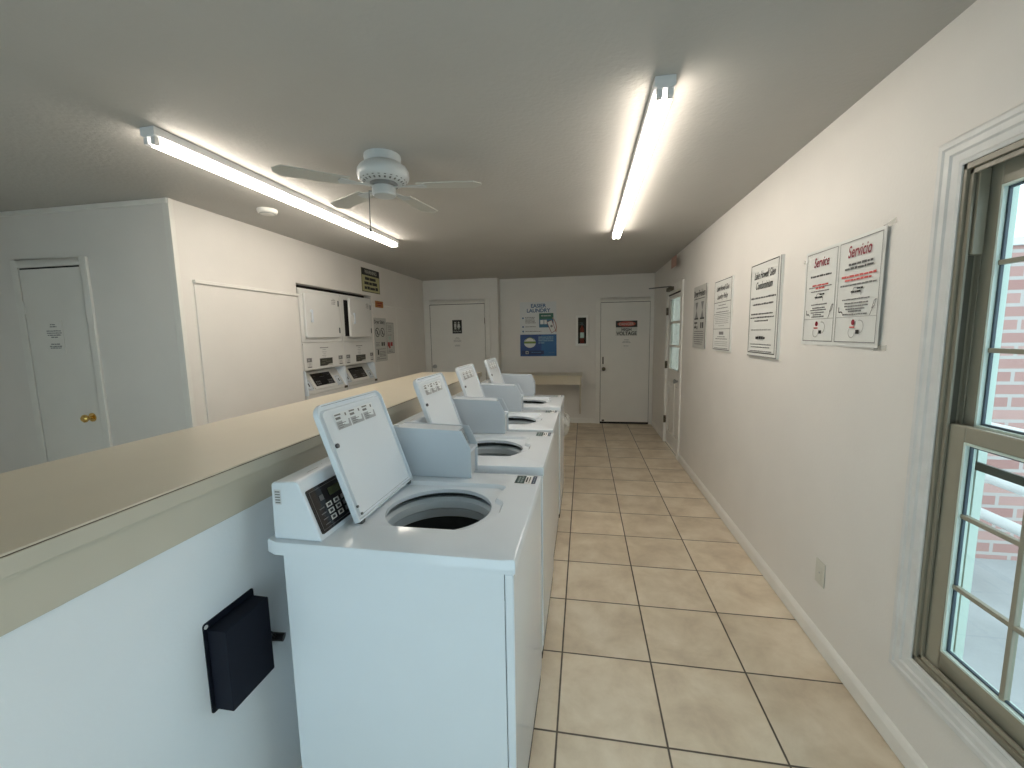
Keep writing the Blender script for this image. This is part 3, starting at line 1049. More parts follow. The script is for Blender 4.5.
    fr_ = Sheet((Vector((0, 1, 0)), Vector((0, 0, 1))), (-.292, cy0 + .008, ZD + .004))
    fr_.rects([(0, 0, cy1 - cy0 - .016, .098)], 'coin_door', mat('coin_door_grey', (.46, .475, .49), .45), cb, .0012)
    # decal at the front corner of the deck
    dc = Sheet('deck', (-.010, .553, ZD))
    dc.rects([(0, .006, .092, .088)], 'decal', mat('decal_white', (.82, .83, .83), .4), t, .0008)
    dc.rects([(0.002, .050, .090, .088)], 'decal_band', mat('decal_dark_green', (.02, .055, .06), .4), t, .0012)
    dc.rects([(.002, .006, .090, .022)], 'decal_edge', mat('decal_navy', (.02, .03, .10), .4), t, .0012)
    dp = []
    for k_ in range(4):
        dp.append((.012 + k_ * .019, .058, .024 + k_ * .019, .066))
        dp.append((.012 + k_ * .017, .070, .026 + k_ * .017, .078))
        dp.append((.010 + k_ * .019, .011, .022 + k_ * .019, .016))
    dc.rects(dp, 'decal_light_print', mat('decal_pale', (.30, .37, .36), .4), t, .0016)
    dc.rects([(.018, .040, .072, .046), (.014, .030, .024, .034), (.028, .030, .078, .034)], 'decal_lettering', ink, t, .0016)
    return t


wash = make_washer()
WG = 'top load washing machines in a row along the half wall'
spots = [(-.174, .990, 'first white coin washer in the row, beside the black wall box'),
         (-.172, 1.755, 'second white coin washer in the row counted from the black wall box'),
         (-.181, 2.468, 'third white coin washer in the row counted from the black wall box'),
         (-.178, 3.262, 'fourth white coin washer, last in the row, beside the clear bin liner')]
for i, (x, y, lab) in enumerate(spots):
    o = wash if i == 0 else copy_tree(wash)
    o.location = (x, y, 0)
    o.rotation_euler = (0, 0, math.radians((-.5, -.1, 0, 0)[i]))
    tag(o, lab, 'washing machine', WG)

# trash bin with its clear liner behind the last washer
tb = thing('trash_bin', 'trash bin behind the last washer with a crumpled clear liner hanging over its rim', 'trash bin', (-.45, 4.19, 0))
BX = [(-.23, .12, .0), (.245, .15, .62)]


def bin_loop(hx, hy, z, r=.05):
    return [(x, y, z) for x, y in rrect(-hx, hx, -hy, hy, r, 5)]


MB().loops([bin_loop(.215, .12, 0), bin_loop(.24, .15, .62), bin_loop(.255, .165, .625), bin_loop(.255, .165, .64), bin_loop(.235, .145, .64), bin_loop(.21, .115, .02)], True, True, True).build('bin_body', mat('grey_bin_plastic', (.35, .35, .34), .5), tb)
ln = MB()
rnd = random.Random(4)
loopz = []
for hz, ex in ((.50, .012), (.56, .03), (.62, .035), (.665, .028), (.665, .0), (.62, -.03), (.3, -.05)):
    L = []
    base = bin_loop(.255 + ex, .165 + ex, hz, .06)
    for q in base:
        kx = 1 + rnd.uniform(-.06, .09)
        ky = 1 + rnd.uniform(-.07, .07)
        L.append((q[0] * kx, q[1] * ky, q[2] + rnd.uniform(-.025, .025)))
    loopz.append(L)
ln.loops(loopz)
lo_ = ln.build('bin_liner', film, tb, smooth=False)
lo_['label'] = 'clear crumpled bin liner'

# ================================================================ BLACK BOX ON THE HALF WALL
bx = thing('wall_box', 'black steel box mounted low on the white half wall beside the first washer', 'box', (HX, .933, .64))
XB = rel(bx)
y0, y1, z0, z1 = .849, 1.018, .506, .766
MB().loops([[(HX, y, z) for y, z in rrect(y0, y1, z0, z1, .008, 4)], [(HX + .003, y, z) for y, z in rrect(y0, y1, z0, z1, .008, 4)]], True, True, True).build('mounting_flange', blackbox_m, bx, xf=XB)
MB().box(HX + .003, HX + .061, y0 + .009, y1 - .009, z0 + .009, z1 - .018).build('box_body', blackbox_m, bx, bevel=.003, xf=XB)
MB().lathe([(.0055, HX + .003), (.0055, HX + .0045), (0, HX + .0045)], (0, y0 + .008, z1 - .010), 'x', 12).build('mounting_screw', paper, bx, xf=XB)
MB().tube([(HX + .02, y1 - .011, .612), (HX + .022, y1 + .012, .610), (HX + .024, y1 + .03, .598), (HX + .026, y1 + .042, .575), (HX + .016, y1 + .052, .568)], .0035, 8).tube(
    [(HX + .010, y1 + .046, .570), (HX + .045, y1 + .056, .564)], .013, 10).build('power_cable', black, bx, xf=XB)

# ================================================================ DRYERS
def make_dryer():
    """stacked dryer: local origin at front bottom left corner, front face at x = 0, y to the right, z up"""
    t = thing('stacked_dryer', 'dryer', 'dryer')
    W, ZT = .690, 1.995
    MB().box(-.70, -.004, .002, W - .002, 1.19, ZT).box(-.70, -.11, .002, W - .002, .02, 1.19).build('cabinet', dryer_m, t, bevel=.004)
    MB().box(-.11, .030, .004, W - .004, .02, .945).build('lower_front', dryer_m, t, bevel=.006)
    MB().box(-.004, .004, .006, W - .006, 1.468, ZT - .012).build('upper_front', dryer_m, t, bevel=.004)
    # flat dark sheet standing in for the shaded opening behind the upper door
    MB().box(.0042, .0055, .062, .58, 1.525, 1.935).build('drum_shade_sheet', dark, t, smooth=False)
    # upper door: origin at its hinge line on the right
    d = bpy.data.objects.new('upper_door', None)
    hy = .606
    me_l = [(y - hy, z) for y, z in rrect(.052, .604, 1.512, 1.952, .022, 5)]
    lo_ = [(y - hy, z) for y, z in rrect(.058, .598, 1.518, 1.946, .020, 5)]
    db = MB().loops([[(.0065, *p) for p in me_l], [(.024, *p) for p in me_l], [(.030, *p) for p in lo_]], True, True, True).build('upper_door', dryer_m, t, angle=28)
    db.location = (0, hy, 0)
    bpy.data.objects.remove(d)
    MB().box(.030, .044, .125 - hy, .142 - hy, 1.665, 1.69).box(.030, .044, .125 - hy, .142 - hy, 1.765, 1.79).box(.040, .050, .123 - hy, .144 - hy, 1.665, 1.79).build('door_handle', enamel, db, bevel=.003)
    for z in (1.56, 1.85):
        MB().box(.020, .036, .600 - hy, .614 - hy, z, z + .06).build('door_hinge', steel_dk, db, bevel=.002)
    s = Sheet('left', (.0302, .485 - hy, 1.865))
    s.rects([(0, .0, .012, .012), (.018, 0, .07, .012), (.0, .02, .03, .028), (.036, .018, .075, .030), (.0, .036, .075, .048), (.02, .054, .06, .060)], 'door_sticker', ink_l, db, .0006)
    # control fascia between the units
    MB().box(-.004, .006, .010, W - .010, 1.195, 1.460).build('fascia', dryer_m, t, bevel=.003)
    f = Sheet('left', (.006, 0, 0))
    f.words([(.27, .41, 1.405)], .010, 'fascia_title', ink_g, t, .0008, 3)
    f.words([(.31, .37, 1.385), (.30, .38, 1.362), (.32, .36, 1.342), (.30, .37, 1.325), (.31, .36, 1.308)], .007, 'fascia_print', ink_l, t, .0008, 5)
    f.rects([(.255, 1.222, .475, 1.300)], 'payment_label', mat('payment_label_dark', (.045, .045, .035), .35), t, .0012)
    f.words([(.29, .37, 1.272), (.36, .45, 1.258), (.28, .35, 1.245)], .010, 'payment_lettering', mat('payment_print', (.16, .16, .12), .5), t, .0018, 2)
    f.polys([[(.37, 1.222), (.475, 1.222), (.475, 1.240), (.40, 1.236)]], 'payment_corner', paper_g, t, .0018)
    for yy in (.045, .585):
        f.rects([(yy, 1.215, yy + .085, 1.315)], 'instruction_sticker', mat('instruction_white', (.62, .62, .60), .5), t, .0010)
        f.rects([(yy + .004, 1.272, yy + .081, 1.312), (yy + .014, 1.216, yy + .075, 1.228)], 'sticker_band', ink_g, t, .0014)
        f.rects([(yy + .03, 1.234, yy + .04, 1.262), (yy + .052, 1.238, yy + .062, 1.262), (yy + .02, 1.285, yy + .05, 1.30)], 'sticker_symbol', ink_l, t, .0018)
    # sloping console of the lower unit, between two cheeks
    MB().prism([(-.105, 1.19), (-.105, .945), (.028, .945), (.028, .965)], 1, .012, W - .012).build('console', dryer_in, t, bevel=.003)
    for a in (.002, W - .016):
        MB().prism([(-.10, 1.188), (.006, 1.188), (.012, 1.17), (.034, .955), (.034, .945), (-.10, .945)], 1, a, a + .014).build('cheek', enamel, t, bevel=.002)
    a, b = Vector((.028, 0, .965)), Vector((-.105, 0, 1.19))
    v = (b - a).normalized()
    cs = Sheet((Vector((0, 1, 0)), v), tuple(a + Vector((0, .14, 0)) + v * .030), .012)
    cb = cs.board(.385, .195, 'control_board', dryer_m, t, r=.008)
    cs.rects([(.03, .028, .355, .172)], 'display_panel', panel_m, cb, .001)
    rr_ = []
    for c_ in range(3):
        for r_ in range(2):
            rr_.append((.055 + c_ * .026, .042 + r_ * .026, .073 + c_ * .026, .058 + r_ * .026))
            rr_.append((.255 + c_ * .026, .042 + r_ * .026, .273 + c_ * .026, .058 + r_ * .026))
    rr_ += [(.15, .125, .235, .128), (.06, .14, .10, .143), (.29, .135, .33, .139)]
    cs.rects(rr_, 'key_outlines', keydim_m, cb, .0016)
    cs.rects([(.19, .138, .215, .154)], 'indicator', lcd_m, cb, .0016)
    # coin boxes each side of the control board
    for y0 in (.030, .545):
        c2 = Sheet((Vector((0, 1, 0)), v), tuple(a + Vector((0, y0, 0)) + v * .030), .010)
        pb_ = c2.board(.085, .115, 'coin_box', coin_m, t, r=.004)
        c2.border(.006, .008, .079, .105, .004, 'coin_box_outline', ink_g, pb_, .0008)
        c2.rects([(.034, .038, .050, .075)], 'coin_lock', ink, pb_, .0012)
    MB().box(.030, .036, W - .06, W, .945, .972).build('latch', bronze, t, bevel=.002)
    return t


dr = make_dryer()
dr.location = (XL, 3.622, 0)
DG = 'stacked dryers in the left wall recess'
tag(dr, 'left stacked dryer in the wall recess, its white door closed', 'dryer', DG)
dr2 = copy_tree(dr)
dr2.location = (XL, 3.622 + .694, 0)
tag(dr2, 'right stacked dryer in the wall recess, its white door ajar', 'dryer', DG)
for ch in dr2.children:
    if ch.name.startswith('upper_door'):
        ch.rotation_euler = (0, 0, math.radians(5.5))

# ================================================================ SHELF COUNTER ON THE BACK WALL
sh = thing('wall_counter', 'short beige counter fixed to the back wall beside the danger door', 'counter', (-.7, 6.74, .85))
XS = rel(sh)
MB().box(-1.38, -.022, 6.475, YB - .001, .835, .862).build('countertop', ledge_m, sh, bevel=.004, xf=XS)
MB().box(-1.38, -.045, 6.50, 6.525, .715, .834).build('apron', ledge_m, sh, bevel=.003, xf=XS)
MB().box(-.065, -.040, 6.78, YB - .001, .20, .834).build('bracket', apron_m, sh, bevel=.003, xf=XS)

# ================================================================ FIRE EXTINGUISHER CABINET
fe = thing('extinguisher_cabinet', 'white framed wall cabinet holding a red fire extinguisher', 'fire extinguisher cabinet', (-.02, YB, 1.55))
XE = rel(fe)
ex0, ex1, ez0, ez1 = -.130, .078, 1.305, 1.805
f = MB()
f.box(ex0, ex0 + .035, YB - .045, YB, ez0, ez1).box(ex1 - .035, ex1, YB - .045, YB, ez0, ez1)
f.box(ex0 + .035, ex1 - .035, YB - .045, YB, ez0, ez0 + .035).box(ex0 + .035, ex1 - .035, YB - .045, YB, ez1 - .035, ez1)
f.build('cabinet_frame', mat('cabinet_white', (.88, .87, .83), .35), fe, bevel=.003, xf=XE)
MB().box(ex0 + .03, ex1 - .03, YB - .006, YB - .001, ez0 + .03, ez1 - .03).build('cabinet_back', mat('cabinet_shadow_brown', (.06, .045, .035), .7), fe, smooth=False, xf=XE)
cx = (ex0 + ex1) / 2
ext = MB().lathe([(0, ez0 + .045), (.034, ez0 + .045), (.036, ez0 + .06), (.036, ez0 + .26), (.030, ez0 + .29), (.014, ez0 + .31), (.012, ez0 + .34), (0, ez0 + .34)], (cx, YB - .043, 0), 'z', 24)
eo = ext.build('extinguisher_body', mat('extinguisher_red', (.30, .055, .04), .35), fe, xf=XE)
MB().box(cx - .032, cx + .032, YB - .0815, YB - .079, ez0 + .13, ez0 + .22).build('extinguisher_label', paper, fe, smooth=False, xf=XE)
hn = MB().box(cx - .045, cx + .02, YB - .055, YB - .030, ez0 + .345, ez0 + .358).box(cx - .045, cx + .015, YB - .055, YB - .030, ez0 + .372, ez0 + .384).box(cx - .012, cx + .012, YB - .055, YB - .03, ez0 + .335, ez0 + .375)
hn.tube([(cx + .012, YB - .043, ez0 + .35), (cx + .045, YB - .043, ez0 + .33), (cx + .046, YB - .043, ez0 + .22), (cx + .044, YB - .043, ez0 + .10)], .007, 8)
hn.build('valve_and_hose', steel_dk, fe, bevel=.001, xf=XE)
MB().box(ex0 + .03, ex1 - .03, YB - .0862, YB - .0845, ez0 + .03, ez1 - .03).build('cabinet_glass', glass, fe, smooth=False, xf=XE)
f = MB()
f.box(ex0 + .018, ex0 + .038, YB - .090, YB - .045, ez0 + .018, ez1 - .018).box(ex1 - .038, ex1 - .018, YB - .090, YB - .045, ez0 + .018, ez1 - .018)
f.box(ex0 + .038, ex1 - .038, YB - .090, YB - .045, ez0 + .018, ez0 + .038).box(ex0 + .038, ex1 - .038, YB - .090, YB - .045, ez1 - .038, ez1 - .018)
f.build('cabinet_door', MATS['cabinet_white'], fe, bevel=.002, xf=XE)

# ================================================================ EXIT SIGN, OUTLET
xs = thing('exit_sign', 'small boxed red exit sign above the outside door near the ceiling', 'exit sign', (XR, 5.29, 2.33))
XX = rel(xs)
MB().box(XR - .06, XR, 5.14, 5.44, 2.255, 2.405).build('sign_housing', mat('exit_housing', (.52, .47, .42), .5), xs, bevel=.004, xf=XX)
es = Sheet('right', (XR - .06, 5.445, 2.258))
es.rects([(.008, .010, .302, .135)], 'sign_face', mat('exit_face', (.42, .24, .19), .5), xs, .001)
es.text([('EXIT', .155, .030, .085, .24, 0, .02)], 'lettering', mat('exit_red', (.45, .05, .035), .5), xs, .002)
for o in xs.children[1:]:
    o.data.transform(XX)

ol = thing('outlet_plate', 'beige outlet cover plate low on the right wall', 'outlet', (XR, 2.06, .365))
XO = rel(ol)
MB().box(XR - .006, XR, 2.022, 2.096, .307, .424).build('cover_plate', mat('ivory_plastic', (.62, .61, .54), .4), ol, bevel=.003, xf=XO)
MB().lathe([(0, XR - .0065), (.004, XR - .0065), (.004, XR - .0075), (0, XR - .0078)], (0, 2.059, .366), 'x', 12).build('screw', steel, ol, xf=XO)
rp_ = MB()
for z in (.345, .387):
    rp_.box(XR - .0072, XR - .0055, 2.044, 2.074, z - .014, z + .014)
rp_.build('receptacle', MATS['ivory_plastic'], ol, bevel=.002, xf=XO)


# ================================================================ SIGNS
def sign(name, label, cat, frame, o, group=None):
    t = thing(name, label, cat, o, group)
    return t, Sheet(frame, (0, 0, 0), .003)


# --- danger sign on the back door (two parts: red header and lettering)
t, s = sign('danger_sign', 'danger high voltage sign on the white back door', 'sign', 'back', (.514, YB - .0135, 1.46))
s.board(.338, .242, 'sign_board', mat('sign_board_white', (.60, .60, .55), .5), t)
s.rects([(0, .137, .338, .242)], 'header', ink, t, .001)
s.polys([disc((.169, .190), .142, 32, .041)], 'danger_oval', mat('danger_red', (.42, .07, .045), .5), t, .0014)
s.text([('DANGER', .169, .170, .040, .235, 0, .02)], 'header_lettering', mat('sign_white_ink', (.55, .45, .40), .5), t, .0020)
s.text([('HIGH', .169, .078, .046, .20, 0, .03), ('VOLTAGE', .169, .010, .056, .32, 0, .03)], 'lettering', ink, t)
t, s = sign('door_notice', 'faint small notice lettering under the danger sign on the back door', 'notice', 'back', (.60, YB - .0135, 1.25))
s.board(.17, .17, 'notice_sheet', door_m, t)
s.words([(.05, .12, .14), (.03, .14, .115), (.02, .15, .095), (.04, .13, .04)], .013, 'notice_print', ink_l, t)

# --- restroom sign
t, s = sign('restroom_sign', 'black restroom sign with white man and woman figures', 'sign', 'back', (-2.185, YR - .0115, 1.545))
s.board(.165, .225, 'sign_board', mat('restroom_black', (.018, .018, .014), .4), t, r=.006)
fig = [disc((.050, .182), .013), disc((.112, .182), .013)]
fig += [[(.034, .164), (.066, .164), (.069, .112), (.031, .112)], [(.036, .112), (.048, .112), (.048, .068), (.036, .068)], [(.052, .112), (.064, .112), (.064, .068), (.052, .068)],
        [(.100, .164), (.124, .164), (.138, .100), (.086, .100)], [(.101, .100), (.110, .100), (.110, .068), (.101, .068)], [(.114, .100), (.123, .100), (.123, .068), (.114, .068)]]
fg = mat('restroom_white', (.55, .55, .50), .5)
s.polys(fig, 'figures', fg, t)
s.rects([(.079, .066, .083, .198)], 'divider', fg, t)
s.text([('RESTROOM', .0825, .026, .020, .125, 0, .01)], 'lettering', fg, t)
t, s = sign('door_notice', 'faint small notice lettering under the restroom sign', 'notice', 'back', (-2.19, YR - .0115, 1.30))
s.board(.17, .20, 'notice_sheet', door_m, t)
s.words([(.06, .11, .17), (.04, .13, .15), (.02, .15, .125), (.02, .15, .105), (.04, .13, .045), (.04, .13, .03)], .011, 'notice_print', ink_l, t)
# --- notice on the closet door
t, s = sign('door_notice', 'small printed notice on the far left closet door', 'notice', 'back', (-3.84, 2.42 - .0125, 1.43))
s.board(.16, .24, 'notice_sheet', door_m, t)
s.words([(.055, .105, .205), (.05, .11, .19), (.015, .145, .160), (.015, .15, .145), (.02, .14, .130), (.05, .11, .115), (.04, .12, .065), (.025, .135, .050), (.03, .13, .038)], .008, 'notice_print', ink_g, t)

# --- easier laundry poster
t, s = sign('laundry_poster', 'blue and white EASIER LAUNDRY poster on the back wall', 'poster', 'back', (-1.062, YB, 1.14))
PW, PH = .615, .905
s.board(PW, PH, 'poster_sheet', mat('poster_white', (.70, .72, .72), .4), t)
s.rects([(0, 0, PW, .365)], 'blue_panel', mat('poster_blue', (.010, .055, .22), .4), t, .001)
s.rects([(.36, .0, PW, .365)], 'light_blue_panel', mat('poster_sky_blue', (.014, .12, .33), .4), t, .0013)
s.rects([(.02, .030, .40, .095)], 'navy_bar', mat('poster_navy', (.006, .025, .11), .4), t, .0016)
s.text([('EASIER', PW / 2 + .01, .812, .060, .33, 0, .03), ('LAUNDRY', PW / 2 + .01, .734, .060, .43, 0, .03)], 'title', mat('poster_title_blue', (.02, .10, .24), .4), t)
s.words([(.09, .26, .645), (.09, .25, .622), (.09, .26, .600), (.09, .25, .578), (.09, .27, .555), (.09, .28, .490), (.09, .36, .412)], .012, 'body_print', ink_g, t)
s.polys([disc((.052, .640), .015), disc((.052, .495), .015), disc((.052, .418), .015)], 'bullet', mat('poster_title_blue', (.02, .10, .24)), t)
s.rects([(.325, .62, .565, .715)], 'green_band', mat('poster_green', (.01, .11, .065), .4), t, .0016)
s.rects([(.325, .48, .565, .62)], 'machine_picture', mat('poster_teal_blue', (.03, .14, .24), .4), t, .0016)
s.rects([(.345, .535, .40, .605), (.41, .535, .455, .605)], 'machine_doors', paper, t, .002)
s.words([(.36, .52, .665)], .02, 'green_band_print', paper_g, t, .0022)
s.polys([[(.455, .565), (.535, .600), (.60, .43), (.535, .385)]], 'phone', paper, t, .0024)
s.polys(stroke([(.455, .565), (.535, .600), (.60, .43), (.535, .385), (.455, .565)], .008), 'phone_outline', ink_r, t, .0028)
s.polys([disc((.532, .50), .020)], 'phone_symbol', ink_g, t, .003)
s.polys(stroke([(.545, .64), (.575, .61), (.60, .55), (.615, .49), (.605, .40)], .014), 'hand_outline', mat('hand_skin', (.42, .24, .19), .5), t, .0026)
s.polys([disc((.165, .228), .100, 36, .085)], 'round_emblem', paper, t, .0018)
s.polys([[(.065, .250), (.265, .250), (.268, .215), (.062, .215)]], 'emblem_band', mat('emblem_green', (.16, .26, .05), .5), t, .0022)
s.polys(stroke(arc((.165, .228), .085, .45, PI - .45), .010) , 'emblem_arc', MATS['emblem_green'], t, .0022)
s.words([(.31, .56, .310), (.31, .56, .280), (.31, .56, .250), (.31, .42, .215)], .020, 'blue_panel_print', mat('poster_pale_blue', (.22, .38, .52), .4), t, .002, 6)
s.rects([(.09, .038, .14, .088)], 'machine_symbol', paper_g, t, .002)
s.polys([disc((.115, .060), .015)], 'machine_symbol_drum', mat('poster_navy', (.006, .025, .11)), t, .0024)
s.words([(.19, .36, .056), (.48, .58, .055)], .016, 'navy_bar_print', mat('poster_mid_blue', (.06, .16, .34), .4), t, .002, 8)

# --- warning sign high on the left wall
t, s = sign('warning_sign', 'black and yellow-green warning sign high on the left wall above the dryers', 'sign', 'left', (XL, 4.812, 2.075))
s.board(.452, .290, 'sign_board', mat('warning_yellow', (.44, .42, .22), .5), t)
s.border(0, 0, .452, .290, .008, 'border', ink, t)
s.rects([(0, .205, .452, .290)], 'header', ink, t, .001)
s.text([('WARNING', .226, .228, .044, .36, 0, .02)], 'header_lettering', mat('warning_pale', (.42, .42, .36), .5), t, .002)
rws = []
for v_, a_, b_ in ((.148, .08, .37), (.092, .06, .40), (.034, .06, .40)):
    rws.append((a_, b_, v_))
s.words(rws, .040, 'lettering', ink, t, .0014, 11, .22)

# --- small orange label and two rule posters on the left wall
t, s = sign('orange_label', 'small orange label on the left wall above the rule posters', 'label', 'left', (XL + .0165, 5.09, 1.895))
s.board(.215, .085, 'label_board', gold, t)
s.words([(.03, .18, .05), (.05, .16, .022)], .014, 'lettering', ink_r, t)
t, s = sign('rules_poster', 'grey dryer rules poster with prohibition pictograms right of the dryers', 'poster', 'left', (XL + .010, 5.03, 1.185))
s.board(.34, .575, 'poster_sheet', paper_g, t)
s.text([('Dryer Safety', .157, .500, .048, .28, 0, .015)], 'title', ink, t)


def prohibition(s, t, c, r):
    s.polys(stroke(arc(c, r, 0, 2 * PI, 24), r * .2) + stroke([(c[0] - r * .7, c[1] + r * .7), (c[0] + r * .7, c[1] - r * .7)], r * .2), 'prohibition_symbol', ink, t)
    s.polys([[(c[0] - r * .45, c[1] - r * .5), (c[0] + r * .35, c[1] - r * .5), (c[0] + r * .2, c[1] + r * .4), (c[0] - r * .3, c[1] + r * .5)]], 'pictogram', ink_g, t, .001)


prohibition(s, t, (.085, .385), .055)
prohibition(s, t, (.225, .385), .055)
s.words([(.03, .14, .245), (.03, .13, .225), (.03, .14, .205), (.03, .29, .16), (.12, .29, .125), (.12, .29, .105), (.12, .29, .085), (.12, .29, .065), (.05, .11, .05), (.04, .29, .03)], .010, 'body_print', ink_g, t)
s.rects([(.18, .205, .22, .255), (.235, .205, .275, .255), (.065, .09, .10, .155)], 'pictogram', ink, t, .0016)
t, s = sign('notice_poster', 'white notice poster with a red block behind the grey dryer rules', 'poster', 'left', (XL + .010, 5.375, 1.28))
s.board(.215, .425, 'poster_sheet', paper_g, t)
s.border(0, 0, .215, .425, .005, 'border', ink, t)
s.words([(.04, .15, .375), (.04, .16, .35), (.05, .15, .325), (.05, .14, .30), (.03, .15, .25), (.04, .15, .04), (.03, .16, .02)], .009, 'body_print', ink_g, t)
s.rects([(.015, .095, .085, .155), (.098, .10, .165, .155), (.05, .07, .095, .095)], 'red_block', mat('notice_red', (.36, .03, .03), .5), t)
s.rects([(.05, .19, .12, .235)], 'pale_teal_block', mat('notice_teal', (.38, .50, .44), .5), t)

# --- posters on the right wall, far to near
t, s = sign('rules_poster', 'grey framed rules poster with four pictograms nearest the outside door', 'poster', 'right', (XR, 4.51, 1.35))
s.t = .012
s.board(.44, .595, 'poster_sheet', paper_g, t)
s.rects([(0.428, 0, .44, .595)], 'dark_edge', ink, t)
s.text([('Dryer Problem', .21, .495, .060, .38, 0, .02)], 'title', ink, t)
s.rects([(.02, .470, .40, .476)], 'rule_line', ink, t)
s.polys([[(.07, .44), (.17, .44), (.125, .36), (.17, .29), (.07, .29), (.115, .36)], [(.27, .44), (.37, .44), (.325, .36), (.37, .29), (.27, .29), (.315, .36)]], 'pictogram', ink_g, t)
s.rects([(.05, .275, .19, .29), (.25, .275, .39, .29), (.05, .19, .12, .21), (.05, .235, .16, .25), (.09, .21, .10, .235), (.27, .19, .31, .245), (.33, .19, .37, .245), (.14, .18, .17, .21)], 'pictogram_detail', ink, t, .0016)
s.words([(.06, .37, .155), (.04, .39, .135), (.06, .38, .115), (.04, .39, .095), (.05, .38, .075), (.06, .36, .055), (.08, .34, .035)], .010, 'body_print', ink_g, t)

t, s = sign('policy_poster', 'white policy poster ruled into sections between the grey poster and the hours poster', 'poster', 'right', (XR, 3.84, 1.345))
W_, H_ = .43, .578
s.t = .010
s.board(W_, H_, 'poster_sheet', paper, t)
s.border(.006, .012, W_ - .012, H_ - .006, .005, 'border', ink, t)
s.text([('Lake Howell Glen', W_ / 2, .490, .042, .30, .35, .01), ('Laundry Policy', W_ / 2, .425, .042, .26, .35, .01)], 'title', ink, t)
s.rects([(.01, .395, W_ - .015, .399), (.01, .300, W_ - .015, .303), (.01, .180, W_ - .015, .183)], 'rule_line', ink, t)
s.words([(.12, .30, .37), (.08, .35, .345), (.06, .37, .315)], .007, 'section_print', ink_g, t, seed=3)
s.words([(.04, .39, .285), (.03, .40, .27), (.04, .38, .255), (.06, .37, .24), (.05, .38, .225), (.14, .28, .205), (.05, .38, .075), (.05, .38, .06), (.05, .38, .045)], .006, 'body_print', ink_l, t)
s.rects([(.16, .135, .27, .160)], 'emblem', ink_g, t)
s.words([(.12, .31, .115), (.07, .36, .098), (.05, .38, .022)], .007, 'footer_print', ink_g, t, seed=4)

t, s = sign('hours_poster', 'white script lettered condominium hours poster in the middle of the right wall', 'poster', 'right', (XR, 3.052, 1.343))
W_, H_ = .437, .588
s.t = .014
s.board(W_, H_, 'poster_sheet', paper, t)
s.rects([(W_ - .010, 0, W_, H_), (0, 0, W_, .006)], 'dark_edge', ink_g, t, .0008)
s.border(.010, .022, W_ - .028, H_ - .004, .006, 'border', ink, t)
s.text([('Lake Howell Glen', W_ / 2, .490, .046, .30, .4, .012), ('Condominium', W_ / 2, .425, .046, .24, .4, .012)], 'title', ink, t)
s.words([(.03, .39, .365), (.06, .36, .325)], .011, 'hours_print', ink_s, t, seed=2)
s.words([(.04, .36, .265), (.03, .38, .243), (.10, .30, .222)], .0095, 'middle_print', ink_s, t, seed=5)
s.words([(.05, .35, .165)], .010, 'faint_print', ink_l, t, seed=6)
s.rects([(.13, .115, .27, .122), (.15, .128, .25, .131), (.15, .106, .25, .109)], 'emblem_lines', ink_g, t)
s.words([(.13, .27, .112)], .018, 'emblem', ink, t, .002, seed=9)
s.words([(.05, .36, .075), (.06, .34, .058), (.04, .37, .032)], .007, 'footer_print', ink_g, t, seed=7)

sv = thing('service_poster', 'large two page service poster in English and Spanish nearest the window', 'poster', (XR, 2.37, 1.435))
s = Sheet('right', (0, 0, 0), .004)
mb = MB()
n = 16
cur = []
for i in range(n + 1):
    u = .580 * i / n
    cur.append((u, .004 + .010 * max(0, (i / n - .55)) ** 1.2 * 2 + .0))
# sheet whose right-hand edge lifts off the wall
A = [s.P(u, 0, o_ - .004) for u, o_ in cur]
B = [s.P(u, .452, o_ - .004) for u, o_ in cur]
A2 = [s.P(u, 0, o_ - .0055) for u, o_ in cur]
B2 = [s.P(u, .452, o_ - .0055) for u, o_ in cur]
mb.loops([A2, B2, B, A, A2], closed=False)
mb.build('poster_sheet', mat('laminated_paper', (.72, .735, .71), .28), sv)


def lift(u):
    return .010 * max(0, (u / .58 - .55)) ** 1.2 * 2


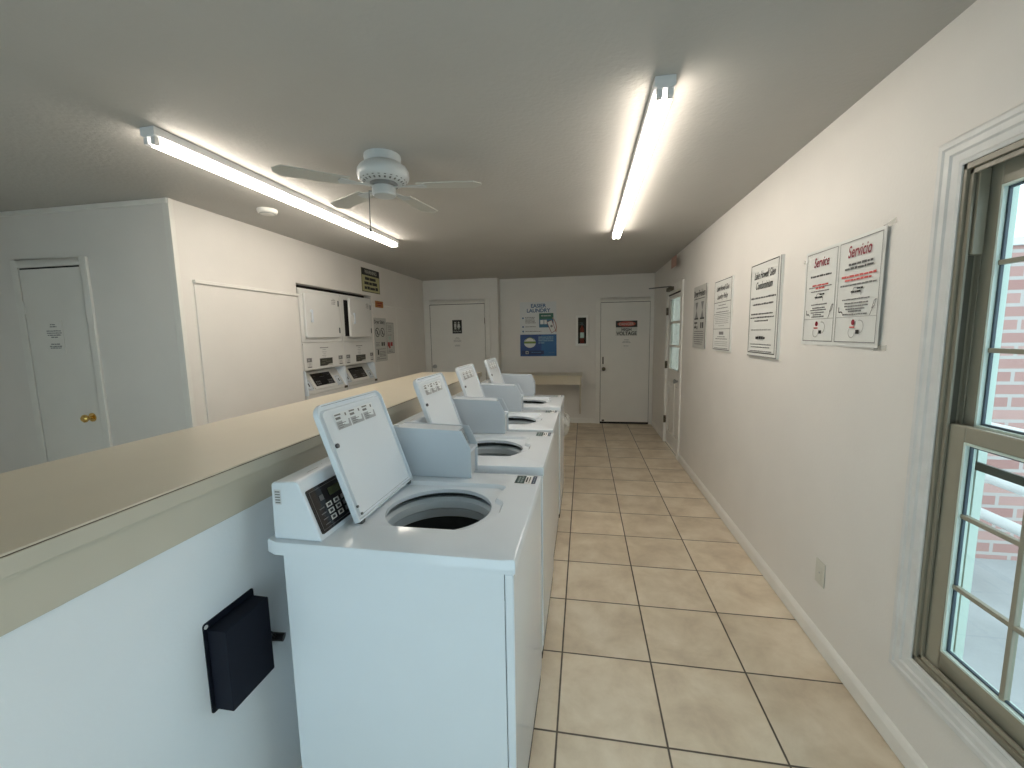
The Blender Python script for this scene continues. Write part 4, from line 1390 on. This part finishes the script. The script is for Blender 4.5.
for (u0, u1, ttl, sd, tw, th_, lines) in ((.018, .272, 'Service', 1, .125, .052, [(.05, .20, .345)]), (.290, .568, 'Servicio', 2, .155, .056, [(.06, .23, .352), (.04, .24, .336)])):
    w = u1 - u0
    # each page is printed on a plane that follows the lift of the sheet
    q = Sheet((s.u, s.v), (0, 0, 0), .004)
    ang_u = (s.P(u1, 0, lift(u1)) - s.P(u0, 0, lift(u0))).normalized()
    q = Sheet((ang_u, s.v), tuple(s.P(u0, .018, lift(u0) + .0006 + (.0012 if sd == 2 else 0)) ), 0.0)
    h_ = .42
    q.border(0, 0, w, h_, .003, 'page_border', ink_g, sv)
    q.rects([(.0, .105, w, .107)], 'rule_line', ink_l, sv)
    q.text([(ttl, w / 2, .352, th_ * .85, tw, .18, .012)], 'title', ink_r, sv)
    if sd == 1:
        q.words([(.04, w - .04, .305)], .009, 'heading_print', ink_s, sv, seed=1)
        q.words([(.06, w - .06, .262), (.09, w - .09, .248)], .008, 'red_print', ink_rb, sv, seed=2)
        q.words([(.03, w - .03, .2545), (.05, w - .05, .235)], .005, 'subheading_print', ink_g, sv, seed=3)
        bl = [(.06, w - .06, .172), (.07, w - .075, .156), (.055, w - .065, .146), (.06, w - .08, .134), (.08, w - .10, .124), (.07, w - .08, .114)]
    else:
        q.words([(.07, w - .05, .318), (.045, w - .045, .302)], .010, 'heading_print', ink_s, sv, seed=1)
        q.words([(.025, w - .025, .270), (.05, w - .05, .255)], .009, 'red_print', ink_rb, sv, seed=2)
        q.words([(.02, w - .015, .235)], .007, 'subheading_print', ink_g, sv, seed=3)
        bl = [(.04, w - .05, .176), (.06, w - .06, .160), (.06, w - .06, .148), (.07, w - .08, .136), (.09, w - .10, .126), (.05, w - .06, .114)]
    q.words(bl, .006, 'body_print', ink_g, sv, seed=4, gap=.2)
    q.polys(stroke([(w / 2 - .03, .205), (w / 2 + .03, .205), (w / 2 + .03, .19)], .003) + stroke([(w / 2 - .035, .2), (w / 2 - .02, .225), (w / 2 + .01, .225)], .003), 'machine_sketch', ink_g, sv)
    q.words([(w / 2 + .0, w / 2 + .04, .218), (w / 2 - .04, w / 2 + .03, .206)], .007, 'machine_sketch_print', ink, sv, seed=5)
    q.polys(stroke([(w - .035, .135), (w - .022, .165), (w - .012, .17), (w - .02, .145), (w - .035, .135)], .003) + stroke([(w - .045, .108), (w - .028, .14)], .003), 'hand_sketch', ink_g, sv)
    q.polys(stroke([(.02, .15), (.022, .128), (.04, .13), (.05, .122)], .004), 'arrow_sketch', ink, sv)
    q.polys(stroke(arc((w / 2 + .035, .065), .026, -PI * .45, PI * .6), .0035) + stroke(arc((w / 2 - .015, .042), .022, PI * .8, PI * 2.0), .0035), 'phone_cord', ink_l, sv)
    q.words([(w / 2 + .012, w / 2 + .035, .036)], .016, 'phone_symbol', ink, sv, seed=8)
    q.polys([disc((w / 2 - .008, .083), .012, 20)], 'red_dot', ink_r, sv, .0018)
    q.rects([(w / 2 - .03, .060, w / 2 + .004, .066)], 'red_caption', ink_rb, sv, .0018)
tp = Sheet('right', (0, 0, 0), .0)
tpm = bpy.data.materials.new('clear_tape')
tpm.use_nodes = True
tb_ = tpm.node_tree.nodes['Principled BSDF']
tb_.inputs['Base Color'].default_value = (.70, .68, .62, 1)
tb_.inputs['Roughness'].default_value = .3
tb_.inputs['Alpha'].default_value = .35
tp.polys([[(-.025, .405), (.01, .40), (.012, .418), (-.023, .422)], [(.545, .44), (.612, .452), (.608, .472), (.543, .458)], [(.545, -.012), (.615, -.008), (.615, .012), (.545, .010)]], 'tape', tpm, sv, .0022)
